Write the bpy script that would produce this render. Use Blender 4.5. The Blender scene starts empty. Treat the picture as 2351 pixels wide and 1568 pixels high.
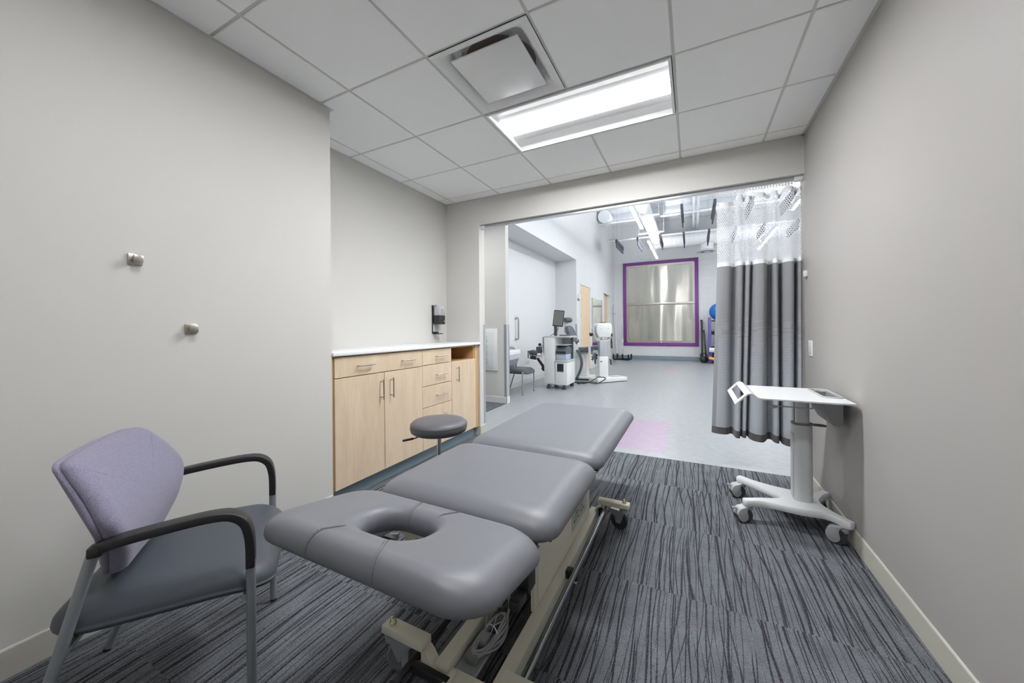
import bpy, bmesh, math, random
from mathutils import Vector, Matrix, Euler
SC = bpy.context.scene
COL = SC.collection
random.seed(7)
PI = math.pi
# ------------------------------------------------------------------ camera, world, exposure
F, CXP, CYP = 826.5795, 1175.5, 753.0356
yaw, pitch, roll = 0.4636303, 0.000449, 0.0085814
CAMZ = 1.2283
R = Matrix.Rotation(yaw, 3, 'Z') @ Matrix.Rotation(pitch, 3, 'X') @ Matrix.Rotation(roll, 3, 'Y')
right, fwd, up = R @ Vector((1, 0, 0)), R @ Vector((0, 1, 0)), R @ Vector((0, 0, 1))
cd = bpy.data.cameras.new('camera')
cd.sensor_fit = 'HORIZONTAL'
cd.sensor_width = 36.0
cd.lens = F * 36.0 / 2351.0
cd.shift_y = -(784.0 - CYP) / 2351.0
cd.clip_start = 0.02
cam = bpy.data.objects.new('camera', cd)
m4 = Matrix((right, up, -fwd)).transposed().to_4x4()
m4.translation = Vector((0, 0, CAMZ))
cam.matrix_world = m4
COL.objects.link(cam)
SC.camera = cam
SC.view_settings.view_transform = 'Standard'
SC.view_settings.look = 'None'
SC.view_settings.gamma = 1.0
SC.view_settings.use_curve_mapping = False
SC.view_settings.exposure = 0.28
w = bpy.data.worlds.new('world')
SC.world = w
w.use_nodes = True
w.node_tree.nodes['Background'].inputs[0].default_value = (0.8, 0.88, 1.0, 1)
w.node_tree.nodes['Background'].inputs[1].default_value = 0.10
TROFFER_E = 94.0      # the lens of the ceiling troffer in view
TROFFER_DIM = 40.0    # the dimmed troffer nearer the camera
GYM_UP = 105.0
GYM_E = 60.0          # the lens of each gym linear light
# ------------------------------------------------------------------ helpers
def lin(c):
    return tuple((x / 12.92 if x <= .04045 else ((x + .055) / 1.055) ** 2.4) for x in [v / 255. for v in c])
def V(*a): return Vector(a)
class NT:
    def __init__(s, mat):
        s.t = mat.node_tree; s.n = s.t.nodes; s.l = s.t.links
    def add(s, typ, **kw):
        n = s.n.new(typ)
        for k, v in kw.items():
            if k in ('operation', 'blend_type', 'data_type', 'feature', 'distance', 'wave_type', 'bands_direction', 'noise_dimensions', 'voronoi_dimensions'): setattr(n, k, v)
        return n
    def link(s, a, b): s.l.new(a, b)
    def math(s, op, a, b=None, clamp=False):
        n = s.n.new('ShaderNodeMath'); n.operation = op; n.use_clamp = clamp
        for i, x in enumerate((a, b)):
            if x is None: continue
            if isinstance(x, (int, float)): n.inputs[i].default_value = x
            else: s.l.new(x, n.inputs[i])
        return n.outputs[0]
    def mix(s, f, a, b):
        n = s.n.new('ShaderNodeMix'); n.data_type = 'RGBA'
        if isinstance(f, (int, float)): n.inputs[0].default_value = f
        else: s.l.new(f, n.inputs[0])
        for i, x in ((6, a), (7, b)):
            if isinstance(x, tuple): n.inputs[i].default_value = (*x[:3], 1)
            else: s.l.new(x, n.inputs[i])
        return n.outputs[2]
    def noise(s, vec, scale, detail=3, rough=.5):
        n = s.n.new('ShaderNodeTexNoise')
        n.inputs['Scale'].default_value = scale; n.inputs['Detail'].default_value = detail; n.inputs['Roughness'].default_value = rough
        if vec is not None: s.l.new(vec, n.inputs['Vector'])
        return n.outputs[0]
    def mapping(s, vec, scale=(1, 1, 1), loc=(0, 0, 0), rot=(0, 0, 0)):
        n = s.n.new('ShaderNodeMapping')
        n.inputs['Scale'].default_value = scale; n.inputs['Location'].default_value = loc; n.inputs['Rotation'].default_value = rot
        s.l.new(vec, n.inputs['Vector'])
        return n.outputs[0]
    def ramp(s, v, a, b):
        n = s.n.new('ShaderNodeMapRange')
        for i_, q in ((1, a), (2, b)):
            if isinstance(q, (int, float)): n.inputs[i_].default_value = q
            else: s.l.new(q, n.inputs[i_])
        n.interpolation_type = 'SMOOTHSTEP'
        s.l.new(v, n.inputs[0]); return n.outputs[0]
    def bump(s, h, strength, dist=.002):
        n = s.n.new('ShaderNodeBump'); n.inputs['Strength'].default_value = strength; n.inputs['Distance'].default_value = dist
        s.l.new(h, n.inputs['Height']); return n.outputs[0]
def base(name):
    m = bpy.data.materials.new(name); m.use_nodes = True
    return m, NT(m), m.node_tree.nodes['Principled BSDF']
def M(name, rgb, rough=.5, metal=0, nscale=40, namt=.05, bump=0, bscale=None, spec=.5, coat=0, trans=0, sss=0, emit=0):
    m, n, b = base(name)
    c = lin(rgb)
    tc = n.add('ShaderNodeTexCoord').outputs['Object']
    f = n.noise(tc, nscale, 3)
    lo = tuple(x * (1 - namt) for x in c); hi = tuple(min(1, x * (1 + namt)) for x in c)
    n.link(n.mix(f, lo, hi), b.inputs['Base Color'])
    b.inputs['Roughness'].default_value = rough; b.inputs['Metallic'].default_value = metal
    b.inputs['Specular IOR Level'].default_value = spec
    if coat: b.inputs['Coat Weight'].default_value = coat; b.inputs['Coat Roughness'].default_value = .15
    if trans: b.inputs['Transmission Weight'].default_value = trans
    if bump:
        g = n.noise(tc, bscale or nscale * 6, 4)
        n.link(n.bump(g, bump), b.inputs['Normal'])
    if emit:
        b.inputs['Emission Color'].default_value = (*c, 1); b.inputs['Emission Strength'].default_value = emit
    return m
def link(o, mat=None, parent=None):
    COL.objects.link(o)
    if mat is not None: o.data.materials.append(mat)
    if parent is not None: o.parent = parent
    return o
WM = {}
def world_of(parent):
    m = Matrix.Identity(4)
    while parent is not None:
        m = parent.matrix_basis @ m; parent = parent.parent
    return m
def obj(name, bm, mat, parent=None, smooth=True, angle=38, bevel=0, seg=2, world=False, inst=None):
    """link a bmesh as ONE mesh object; world=True: its coordinates are world ones"""
    if bevel:
        bmesh.ops.remove_doubles(bm, verts=bm.verts, dist=1e-6)
        es = [e for e in bm.edges if len(e.link_faces) == 2 and e.calc_face_angle(0) > .6]
        bmesh.ops.bevel(bm, geom=es, offset=bevel, offset_type='OFFSET', segments=seg, profile=.5, affect='EDGES', clamp_overlap=True)
    bmesh.ops.recalc_face_normals(bm, faces=bm.faces)
    if world and parent is not None:
        bm.transform(world_of(parent).inverted())
    me = bpy.data.meshes.new(name); bm.to_mesh(me); bm.free()
    if smooth:
        me.shade_smooth(); me.set_sharp_from_angle(angle=math.radians(angle))
    return link(bpy.data.objects.new(name, me), mat, parent)
def inst(name, me, parent=None, loc=(0, 0, 0), rot=(0, 0, 0), scale=(1, 1, 1)):
    o = bpy.data.objects.new(name, me); COL.objects.link(o)
    o.location = loc; o.rotation_euler = rot; o.scale = scale
    if parent is not None: o.parent = parent
    return o
def tag(o, label, cat, group=None):
    o['label'] = label; o['category'] = cat
    if group: o['group'] = group
    return o
def struct(o):
    o['kind'] = 'structure'; return o
def thing(name, label, cat, loc=(0, 0, 0), rz=0, group=None):
    o = bpy.data.objects.new(name, None); COL.objects.link(o)
    o.empty_display_size = .1; o.location = loc; o.rotation_euler = (0, 0, rz)
    return tag(o, label, cat, group)
def place(name, loc=(0, 0, 0), rz=0):
    o = bpy.data.objects.new(name, None); COL.objects.link(o); o.location = loc; o.rotation_euler = (0, 0, rz)
    return struct(o)
def dup(o, parent=None):
    c = o.copy(); COL.objects.link(c)
    if parent is not None: c.parent = parent
    for ch in list(o.children): dup(ch, c)
    return c
def B(): return bmesh.new()
def box(bm, x0, x1, y0, y1, z0, z1, mat=None):
    vs = [bm.verts.new(p) for p in ((x0, y0, z0), (x1, y0, z0), (x1, y1, z0), (x0, y1, z0), (x0, y0, z1), (x1, y0, z1), (x1, y1, z1), (x0, y1, z1))]
    for f in ((0, 3, 2, 1), (4, 5, 6, 7), (0, 1, 5, 4), (1, 2, 6, 5), (2, 3, 7, 6), (3, 0, 4, 7)): bm.faces.new([vs[i] for i in f])
    if mat is not None: bmesh.ops.transform(bm, matrix=mat, verts=vs)
    return bm
def bar(bm, a, b, w, h, upv=(0, 0, 1)):
    """a square bar from a to b, w wide, h high"""
    a, b = Vector(a), Vector(b); d = (b - a); L = d.length; d.normalize()
    u = Vector(upv); s = d.cross(u)
    if s.length < 1e-4: s = d.cross(Vector((1, 0, 0)))
    s.normalize(); u = s.cross(d)
    m = Matrix((s, d, u)).transposed().to_4x4(); m.translation = a
    return box(bm, -w / 2, w / 2, 0, L, -h / 2, h / 2, m)
def frames(pts, closed=False):
    P = [Vector(p) for p in pts]; n = len(P); T = []
    for i in range(n):
        if closed: t = P[(i + 1) % n] - P[i - 1]
        else: t = P[min(i + 1, n - 1)] - P[max(i - 1, 0)]
        T.append(t.normalized())
    s = T[0].orthogonal().normalized(); out = []
    for i in range(n):
        s = s - T[i] * s.dot(T[i])
        if s.length < 1e-6: s = T[i].orthogonal()
        s.normalize(); out.append((P[i], s.copy(), T[i].cross(s)))
    return out
def tube(bm, pts, r, seg=10, closed=False, cap=True):
    fr = frames(pts, closed); rs = r if isinstance(r, (list, tuple)) else [r] * len(fr); rings = []
    for (p, s, u), rr in zip(fr, rs):
        rings.append([bm.verts.new(p + (s * math.cos(2 * PI * k / seg) + u * math.sin(2 * PI * k / seg)) * rr) for k in range(seg)])
    n = len(rings)
    for i in range(n if closed else n - 1):
        a, b = rings[i], rings[(i + 1) % n]
        for k in range(seg): bm.faces.new((a[k], a[(k + 1) % seg], b[(k + 1) % seg], b[k]))
    if cap and not closed: bm.faces.new(rings[0][::-1]); bm.faces.new(rings[-1])
    return bm
def cyl(bm, a, b, r, r2=None, seg=20): return tube(bm, (a, b), [r, r if r2 is None else r2], seg)
def ribbon(bm, pts, w, t, upv=(0, 0, 1), side=None):
    """flat rectangular section swept along pts; side = fixed width direction"""
    P = [Vector(p) for p in pts]; rings = []
    ws = w if isinstance(w, (list, tuple)) else [w] * len(P)
    for i, p in enumerate(P):
        d = (P[min(i + 1, len(P) - 1)] - P[max(i - 1, 0)]).normalized()
        s = Vector(side).normalized() if side is not None else d.cross(Vector(upv)).normalized()
        u = s.cross(d).normalized()
        rings.append([bm.verts.new(p + s * a * ws[i] / 2 + u * b * t / 2) for a, b in ((-1, -1), (1, -1), (1, 1), (-1, 1))])
    for a, b in zip(rings, rings[1:]):
        for k in range(4): bm.faces.new((a[k], a[(k + 1) % 4], b[(k + 1) % 4], b[k]))
    bm.faces.new(rings[0][::-1]); bm.faces.new(rings[-1])
    return bm
def lathe(bm, prof, c=(0, 0, 0), seg=28, axis='Z', arc=2 * PI):
    """prof = (radius, height) pairs"""
    c = Vector(c); rings = []
    for r, h in prof:
        ring = []
        for k in range(seg):
            a = arc * k / seg; x, y = r * math.cos(a), r * math.sin(a)
            q = {'Z': (x, y, h), 'X': (h, x, y), 'Y': (x, h, y)}[axis]
            ring.append(bm.verts.new(c + Vector(q)))
        rings.append(ring)
    for a, b in zip(rings, rings[1:]):
        for k in range(seg): bm.faces.new((a[k], a[(k + 1) % seg], b[(k + 1) % seg], b[k]))
    bm.faces.new(rings[0][::-1]); bm.faces.new(rings[-1])
    return bm
def prism(bm, poly, fn, h0, h1):
    """2D polygon between h0 and h1; fn(u, v, h) -> point"""
    a = [bm.verts.new(fn(u, v, h0)) for u, v in poly]; b = [bm.verts.new(fn(u, v, h1)) for u, v in poly]
    n = len(poly); bm.faces.new(a[::-1]); bm.faces.new(b)
    for i in range(n): bm.faces.new((a[i], a[(i + 1) % n], b[(i + 1) % n], b[i]))
    return bm
def rrect(cx, cy, w, l, r, k=7, sub=5):
    """rounded rectangle outline, counter clockwise; same vertex count for every r"""
    out = []
    for (sx, sy, a0) in ((1, -1, -90), (1, 1, 0), (-1, 1, 90), (-1, -1, 180)):
        ox, oy = cx + sx * (w / 2 - r), cy + sy * (l / 2 - r)
        for i in range(k + 1):
            a = math.radians(a0 + 90 * i / k); out.append((ox + r * math.cos(a), oy + r * math.sin(a)))
    full = []
    n = len(out)
    for i in range(n):
        full.append(out[i])
        if i % (k + 1) == k:
            p, q = out[i], out[(i + 1) % n]
            for j in range(1, sub): full.append((p[0] + (q[0] - p[0]) * j / sub, p[1] + (q[1] - p[1]) * j / sub))
    return full
def inset(poly, d):
    n = len(poly); out = []
    for i in range(n):
        a, b, c = Vector(poly[i - 1]), Vector(poly[i]), Vector(poly[(i + 1) % n])
        t1 = b - a; t2 = c - b
        t = (t1.normalized() if t1.length > 1e-9 else Vector((0, 0))) + (t2.normalized() if t2.length > 1e-9 else Vector((0, 0)))
        t.normalize(); out.append((b.x - t.y * d, b.y + t.x * d))
    return out
def pad(bm, poly, prof, fn, inner=6, hole=None, holeprof=None, crown=0):
    """cushion: loops of poly (ccw) inset by prof[(inset, h)], then closed at the centre or bridged to a hole"""
    def ring(pl, h): return [bm.verts.new(fn(x, y, h)) for x, y in pl]
    def bridge(a, b):
        n = len(a)
        for i in range(n): bm.faces.new((a[i], a[(i + 1) % n], b[(i + 1) % n], b[i]))
    loops = [(poly(d) if callable(poly) else inset(poly, d), h) for d, h in prof]
    rings = [ring(*q) for q in loops]
    for a, b in zip(rings, rings[1:]): bridge(a, b)
    lastp, lh = loops[-1]
    if hole is None:
        bm.faces.new(rings[0][::-1])
        n = len(lastp); cx, cy = sum(p[0] for p in lastp) / n, sum(p[1] for p in lastp) / n
        prev = rings[-1]
        for j in range(1, inner):
            t = j / inner
            r = ring([(x + (cx - x) * t, y + (cy - y) * t) for x, y in lastp], lh + crown * (1 - (1 - t) ** 2)); bridge(prev, r); prev = r
        c = bm.verts.new(fn(cx, cy, lh + crown))
        for i in range(n): bm.faces.new((prev[i], prev[(i + 1) % n], c))
    else:
        hl = [(inset(hole, -d), h) for d, h in holeprof]       # prof from top outwards of the hole to the bottom
        prev = rings[-1]
        for j in range(1, inner):
            t = j / inner; H = hl[0][0]
            r = ring([(a[0] + (b[0] - a[0]) * t, a[1] + (b[1] - a[1]) * t) for a, b in zip(lastp, H)], lh + (hl[0][1] - lh) * t + crown * math.sin(PI * t)); bridge(prev, r); prev = r
        for q in hl:
            r = ring(*q); bridge(prev, r); prev = r
        bridge(prev, rings[0])
    return bm
def soft(cx, cy, w, l, r, kx=1., ky=1.):
    """outline that shrinks with rounded corners of its own: use with pad"""
    return lambda d: rrect(cx, cy, w - 2 * d * kx, l - 2 * d * ky, max(r - .45 * d, .02))
def softprof(ex, ez, z0, z1, n=9, eb=.016):
    out = [(eb * (1 - math.sin(PI / 2 * i / 4)), z0 + eb * (1 - math.cos(PI / 2 * i / 4))) for i in range(5)]
    return out + [(ex * (1 - math.cos(PI / 2 * i / n)), z1 - ez + ez * math.sin(PI / 2 * i / n)) for i in range(n + 1)]
def roundprof(e, z0, z1, n=6, eb=None, bulge=0):
    """side profile: bottom fillet eb, top fillet e"""
    eb = eb or e * .6; out = []
    for i in range(n + 1):
        a = PI / 2 * i / n; out.append((eb * (1 - math.sin(a)), z0 + eb * (1 - math.cos(a))))
    zt = z1 - min(e, (z1 - z0) - eb)
    for i in range(n + 1):
        a = PI / 2 * i / n; out.append((e * (1 - math.cos(a)), zt + (z1 - zt) * math.sin(a)))
    return out
def catmull(pts, n=6, closed=False):
    P = [Vector(p) for p in pts]; out = []; m = len(P)
    for i in range(m if closed else m - 1):
        if closed: a, b, c, d = P[i - 1], P[i], P[(i + 1) % m], P[(i + 2) % m]
        else: a, b, c, d = P[max(i - 1, 0)], P[i], P[i + 1], P[min(i + 2, m - 1)]
        for k in range(n):
            t = k / n
            out.append(.5 * ((2 * b) + (c - a) * t + (2 * a - 5 * b + 4 * c - d) * t * t + (3 * b - a - 3 * c + d) * t ** 3))
    if not closed: out.append(P[-1])
    return out
def text_obj(name, s, size, mat, parent, loc, rot, squeeze=1, extrude=.0004, spacing=1, line=None):
    cu = bpy.data.curves.new(name, 'FONT'); cu.body = s; cu.size = size; cu.extrude = extrude; cu.align_x = 'CENTER'; cu.align_y = 'CENTER'
    cu.space_character = spacing
    if line: cu.space_line = line
    t = bpy.data.objects.new(name, cu); COL.objects.link(t)
    bpy.context.view_layer.update()
    dg = bpy.context.evaluated_depsgraph_get()
    me = bpy.data.meshes.new_from_object(t.evaluated_get(dg)); me.name = name
    bpy.data.objects.remove(t)
    o = bpy.data.objects.new(name, me); me.materials.clear()
    o.location = loc; o.rotation_euler = rot; o.scale = (squeeze, 1, 1)
    return link(o, mat, parent)
# ------------------------------------------------------------------ materials
RIGHTWALL = M('right_wall_grey', (171, 168, 164), .58, nscale=3, namt=.012, bump=.08, bscale=350, spec=.3)  # right wall only, a darker grey than the other room walls
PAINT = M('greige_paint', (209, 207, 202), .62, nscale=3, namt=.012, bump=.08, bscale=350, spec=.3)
WHITEPAINT = M('white_paint', (224, 226, 227), .6, nscale=3, namt=.012, bump=.06, bscale=350, spec=.3)
BLOCKPAINT = M('block_paint', (222, 224, 225), .55, nscale=5, namt=.02, bump=.2, bscale=120, spec=.3)
BASEB = M('baseboard_vinyl', (196, 194, 182), .45, nscale=8, namt=.02, spec=.4)
BASEW = M('baseboard_pale', (214, 216, 214), .45, nscale=8, namt=.02, spec=.4)
BASEBLUE = M('baseboard_slate_blue', (128, 147, 157), .45, nscale=8, namt=.03)
TILE = M('ceiling_tile_white', (248, 249, 248), .85, nscale=220, namt=.03, bump=.12, bscale=500, spec=.2)
GRIDM = M('grid_white', (205, 206, 201), .45, nscale=20, namt=.01)
WHITE = M('white_enamel', (232, 233, 232), .4, nscale=20, namt=.01)
WHITEPL = M('white_plastic', (226, 227, 226), .42, nscale=30, namt=.015)
COLUMNW = M('column_white', (208, 210, 212), .4, nscale=30, namt=.015)
CARTW = M('cart_white', (226, 228, 229), .38, nscale=30, namt=.012, bump=.03, bscale=600)
BINGREY = M('bin_grey', (150, 152, 152), .45, nscale=30, namt=.03)
GREYPL = M('grey_plastic', (120, 122, 122), .45, nscale=30, namt=.03)
PALEGREY = M('pale_grey_plastic', (186, 188, 188), .42, nscale=30, namt=.02)
CASTERG = M('caster_grey', (172, 174, 176), .3, nscale=30, namt=.02, coat=.2)
DARKRUB = M('dark_rubber', (58, 59, 62), .55, nscale=30, namt=.06)
BLACK = M('black_plastic', (38, 38, 40), .42, nscale=40, namt=.06, bump=.06, bscale=500)
BLACKMET = M('black_metal', (30, 30, 32), .35, nscale=40, namt=.06)
IRON = M('cast_iron', (44, 45, 48), .5, nscale=60, namt=.12, bump=.15, bscale=200)
BEIGE = M('beige_powder_coat', (222, 219, 202), .38, nscale=30, namt=.015, bump=.03, bscale=500)
BARCHROME = M('grey_chrome', (138, 140, 144), .26, 1, nscale=20, namt=.05)  # right foot bar, a darker grey than the plain chrome
CHROME = M('chrome', (215, 217, 220), .12, 1, nscale=20, namt=.02)
ZINC = M('zinc_plate', (188, 195, 202), .32, .55, nscale=30, namt=.06)
BRASS = M('yellow_zinc', (208, 196, 176), .25, .9, nscale=30, namt=.05)
NICKEL = M('brushed_nickel', (186, 181, 172), .32, 1, nscale=60, namt=.05, bump=.05, bscale=700)
STEELG = M('guard_steel', (172, 177, 182), .4, .45, nscale=60, namt=.04)
ALU = M('aluminium', (192, 196, 202), .36, .6, nscale=30, namt=.04)
TUBEG = M('grey_tube', (152, 157, 162), .4, .35, nscale=30, namt=.02)
LEATHER = M('grey_vinyl', (112, 113, 119), .42, nscale=30, namt=.02, bump=.10, bscale=420, spec=.45)
LEATHERD = M('seam_vinyl', (98, 99, 105), .45, nscale=30, namt=.03)
STOOLV = M('stool_vinyl', (92, 92, 97), .4, nscale=30, namt=.03, bump=.1, bscale=420)
SEATV = M('seat_vinyl', (70, 75, 82), .45, nscale=30, namt=.03, bump=.08, bscale=420)
PADV = M('pad_grey', (82, 88, 96), .5, nscale=30, namt=.04)
CABLE = M('grey_cable', (152, 154, 156), .5, nscale=30, namt=.03)
CABLEK = M('black_cable', (48, 50, 54), .5, nscale=30, namt=.03)
STRING = M('white_string', (234, 236, 238), .7, nscale=100, namt=.05)
SOLID = M('white_solid_surface', (236, 238, 240), .3, nscale=30, namt=.01)
PURPLE = M('purple_paint', (120, 58, 136), .4, nscale=10, namt=.03)
PURPLERACK = M('purple_rack', (98, 84, 162), .42, nscale=10, namt=.03)
BLUE = M('blue_rubber', (22, 112, 205), .28, nscale=10, namt=.02)
ORANGE = M('orange_foam', (244, 160, 78), .6, nscale=60, namt=.05)
FOAMW = M('white_foam', (226, 226, 224), .7, nscale=60, namt=.03)
INK = M('ink_black', (30, 30, 32), .6, nscale=20, namt=.02)
INKBLUE = M('ink_slate', (84, 104, 116), .6, nscale=20, namt=.02)
PLATE = M('label_plate', (190, 190, 180), .35, nscale=20, namt=.02)
GREEN = M('green_label', (52, 148, 92), .5, nscale=20, namt=.02)
PAPERBLUE = M('pale_blue_plastic', (176, 190, 208), .4, nscale=20, namt=.02)
BAFFLE = M('dark_felt', (84, 84, 98), .85, nscale=60, namt=.06)
BAFFLEK = M('dark_channel', (66, 66, 72), .5, nscale=60, namt=.05)
DUCTM = M('white_duct', (222, 226, 230), .42, nscale=10, namt=.02)
DECKM = M('white_deck', (216, 221, 226), .5, nscale=8, namt=.03)
SCREEN = M('monitor_glass', (112, 112, 110), .3, nscale=10, namt=.05)
DARKIN = M('dark_interior', (34, 34, 38), .6, nscale=10, namt=.1)
DIFFIN = M('duct_inside', (138, 128, 118), .7, nscale=10, namt=.05)
LILAC = None
def emissive(name, rgb, strength):
    m, n, b = base(name); c = lin(rgb)
    tc = n.add('ShaderNodeTexCoord').outputs['Object']
    f = n.noise(tc, 2, 1)
    n.link(n.mix(f, tuple(x * .97 for x in c), c), b.inputs['Emission Color'])
    b.inputs['Base Color'].default_value = (.8, .8, .8, 1)
    b.inputs['Emission Strength'].default_value = strength
    return m
LENS = emissive('troffer_lens', (251, 252, 255), TROFFER_E)
LENSDIM = emissive('troffer_lens_dimmed', (251, 252, 255), TROFFER_DIM)
LENSIDE = emissive('troffer_lens_side', (250, 253, 255), 4.2)
GYMLENS = emissive('linear_lens', (254, 254, 255), GYM_E)
GYMUP = emissive('linear_uplight', (254, 254, 255), GYM_UP)
def wood(name, rgb, rgb2, axis=(60, 60, 2.2)):
    m, n, b = base(name)
    tc = n.add('ShaderNodeTexCoord').outputs['Object']
    oi = n.add('ShaderNodeObjectInfo').outputs['Random']
    off = n.add('ShaderNodeVectorMath'); off.operation = 'ADD'
    n.link(tc, off.inputs[0]); cmb = n.add('ShaderNodeCombineXYZ'); n.link(n.math('MULTIPLY', oi, 9.), cmb.inputs[1]); n.link(cmb.outputs[0], off.inputs[1])
    v = off.outputs[0]
    a = n.noise(n.mapping(v, axis), 4, 5, .62); c = n.noise(n.mapping(v, (axis[0] / 12, axis[1] / 12, axis[2] / 3)), 3, 2)
    k = n.math('ADD', n.math('MULTIPLY', a, .6), n.math('MULTIPLY', c, .4))
    n.link(n.mix(n.ramp(k, .36, .64), lin(rgb), lin(rgb2)), b.inputs['Base Color'])
    b.inputs['Roughness'].default_value = .42; b.inputs['Specular IOR Level'].default_value = .4
    n.link(n.bump(a, .04), b.inputs['Normal'])
    return m
MAPLE = wood('maple_veneer', (212, 189, 160), (224, 204, 178))
MAPLEIN = wood('maple_inside', (196, 158, 110), (206, 170, 124))
DOORW = wood('door_veneer', (222, 196, 164), (230, 206, 176))
def fabric(name, rgb, rgb2):
    m, n, b = base(name)
    tc = n.add('ShaderNodeTexCoord').outputs['Object']
    a = n.noise(tc, 420, 2, .7); c = n.noise(n.mapping(tc, (300, 300, 900)), 1.2, 2)
    k = n.math('MULTIPLY', n.math('ADD', a, c), .5)
    n.link(n.mix(n.ramp(k, .38, .62), lin(rgb), lin(rgb2)), b.inputs['Base Color'])
    b.inputs['Roughness'].default_value = .9; b.inputs['Sheen Weight'].default_value = .25; b.inputs['Specular IOR Level'].default_value = .15
    n.link(n.bump(a, .35, .0015), b.inputs['Normal'])
    return m
LILAC = fabric('lilac_fabric', (116, 112, 132), (150, 146, 166))
def carpet():
    m, n, b = base('striped_carpet')
    tc = n.add('ShaderNodeTexCoord').outputs['Object']
    oi = n.add('ShaderNodeObjectInfo').outputs['Random']
    cmb = n.add('ShaderNodeCombineXYZ'); n.link(n.math('MULTIPLY', oi, 37.), cmb.inputs[0]); n.link(n.math('MULTIPLY', oi, 91.), cmb.inputs[1])
    off = n.add('ShaderNodeVectorMath'); off.operation = 'ADD'; n.link(tc, off.inputs[0]); n.link(cmb.outputs[0], off.inputs[1])
    v = off.outputs[0]
    # thin strands that wander, cross and merge: warped stripes of several spacings
    sep = n.add('ShaderNodeSeparateXYZ'); n.link(v, sep.inputs[0])
    grit = n.noise(v, 240, 2, .7)
    def layer(freq, amp, sy, width, seed, keep):
        wv_ = n.noise(n.mapping(v, (2.2, sy, 1), (seed, seed * 1.7, 0)), 1, 1.2, .5)
        u = n.math('MULTIPLY', n.math('ADD', sep.outputs[0], n.math('MULTIPLY', n.math('SUBTRACT', wv_, .5), amp)), freq)
        cell = n.math('FLOOR', u)
        wn = n.add('ShaderNodeTexWhiteNoise'); cb = n.add('ShaderNodeCombineXYZ'); n.link(cell, cb.inputs[0]); cb.inputs[1].default_value = seed; n.link(cb.outputs[0], wn.inputs['Vector'])
        r = wn.outputs['Value']
        c = n.math('ADD', .28, n.math('MULTIPLY', r, .44))
        d = n.math('ABSOLUTE', n.math('SUBTRACT', n.math('FRACT', u), c))
        br = n.noise(n.mapping(v, (14, 1.6, 1), (seed * 3, 0, 0)), 1, 2)          # each strand thins out and stops along its length
        w_ = n.math('MULTIPLY', n.math('MULTIPLY', width, n.math('ADD', .45, r)), n.ramp(br, keep, keep + .16))
        e = n.math('MULTIPLY', n.math('SUBTRACT', grit, .5), width * 1.1)
        w2 = n.math('ADD', w_, .003)
        return n.math('MULTIPLY', n.math('SUBTRACT', 1., n.ramp(n.math('ADD', d, e), n.math('MULTIPLY', w2, .55), w2)), n.ramp(br, keep, keep + .06))
    s = n.math('MAXIMUM', layer(14, .16, .9, .072, 3.1, .31), layer(20, .22, .7, .074, 7.7, .34))
    s = n.math('MAXIMUM', s, n.math('MULTIPLY', layer(32, .19, .8, .08, 12.4, .37), .8))
    s = n.math('MAXIMUM', s, n.math('MULTIPLY', layer(25, .30, .6, .055, 21.3, .32), .85))
    dash = n.noise(n.mapping(v, (110, 230, 1)), 1, 1)
    s = n.math('MULTIPLY', s, n.math('ADD', n.math('MULTIPLY', n.ramp(dash, .34, .5), .4), .6))
    # woven loops
    wv = n.add('ShaderNodeTexVoronoi'); wv.inputs['Scale'].default_value = 1.0
    n.link(n.mapping(v, (250, 190, 1)), wv.inputs['Vector'])
    loops = wv.outputs['Distance']
    blot = n.noise(v, 9, 3)
    g = n.math('ADD', n.math('MULTIPLY', blot, .5), n.math('MULTIPLY', grit, .5))
    bg = n.mix(n.ramp(g, .34, .66), lin((103, 106, 110)), lin((124, 128, 132)))
    bg = n.mix(n.math('MULTIPLY', n.ramp(loops, .4, .8), .6), bg, lin((84, 86, 91)))
    n.link(n.mix(s, bg, lin((50, 49, 55))), b.inputs['Base Color'])
    b.inputs['Roughness'].default_value = .95; b.inputs['Specular IOR Level'].default_value = .1
    n.link(n.bump(n.math('SUBTRACT', 1., loops), .5, .004), b.inputs['Normal'])
    return m
CARPET = carpet()
def vinyl(name, rgb, rgb2, rough=.33):
    m, n, b = base(name)
    tc = n.add('ShaderNodeTexCoord').outputs['Object']
    a = n.noise(n.mapping(tc, (2.0, 2.8, 1), rot=(0, 0, .6)), 6, 7, .65)
    c = n.noise(tc, 60, 4, .7)
    k = n.math('ADD', n.math('MULTIPLY', a, .65), n.math('MULTIPLY', c, .35))
    n.link(n.mix(n.ramp(k, .36, .66), lin(rgb), lin(rgb2)), b.inputs['Base Color'])
    n.link(n.math('ADD', n.math('MULTIPLY', c, .12), rough - .06), b.inputs['Roughness'])
    return m
VINYL = vinyl('grey_sheet_vinyl', (146, 150, 152), (161, 165, 167))
VINYLP = vinyl('lilac_sheet_vinyl', (156, 138, 158), (168, 150, 170))
def steel_sheet():
    m, n, b = base('wavy_stainless')
    tc = n.add('ShaderNodeTexCoord').outputs['Object']
    a = n.noise(n.mapping(tc, (90, 1, 1.2)), 3, 3)
    n.link(n.mix(a, lin((186, 184, 175)), lin((199, 197, 188))), b.inputs['Base Color'])
    b.inputs['Metallic'].default_value = 1; b.inputs['Roughness'].default_value = .24; b.inputs['Anisotropic'].default_value = .95
    tg = n.add('ShaderNodeTangent'); tg.direction_type = 'RADIAL'; tg.axis = 'Z'; n.link(tg.outputs[0], b.inputs['Tangent']); b.inputs['Anisotropic Rotation'].default_value = .25
    return m
STEEL = steel_sheet()
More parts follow.
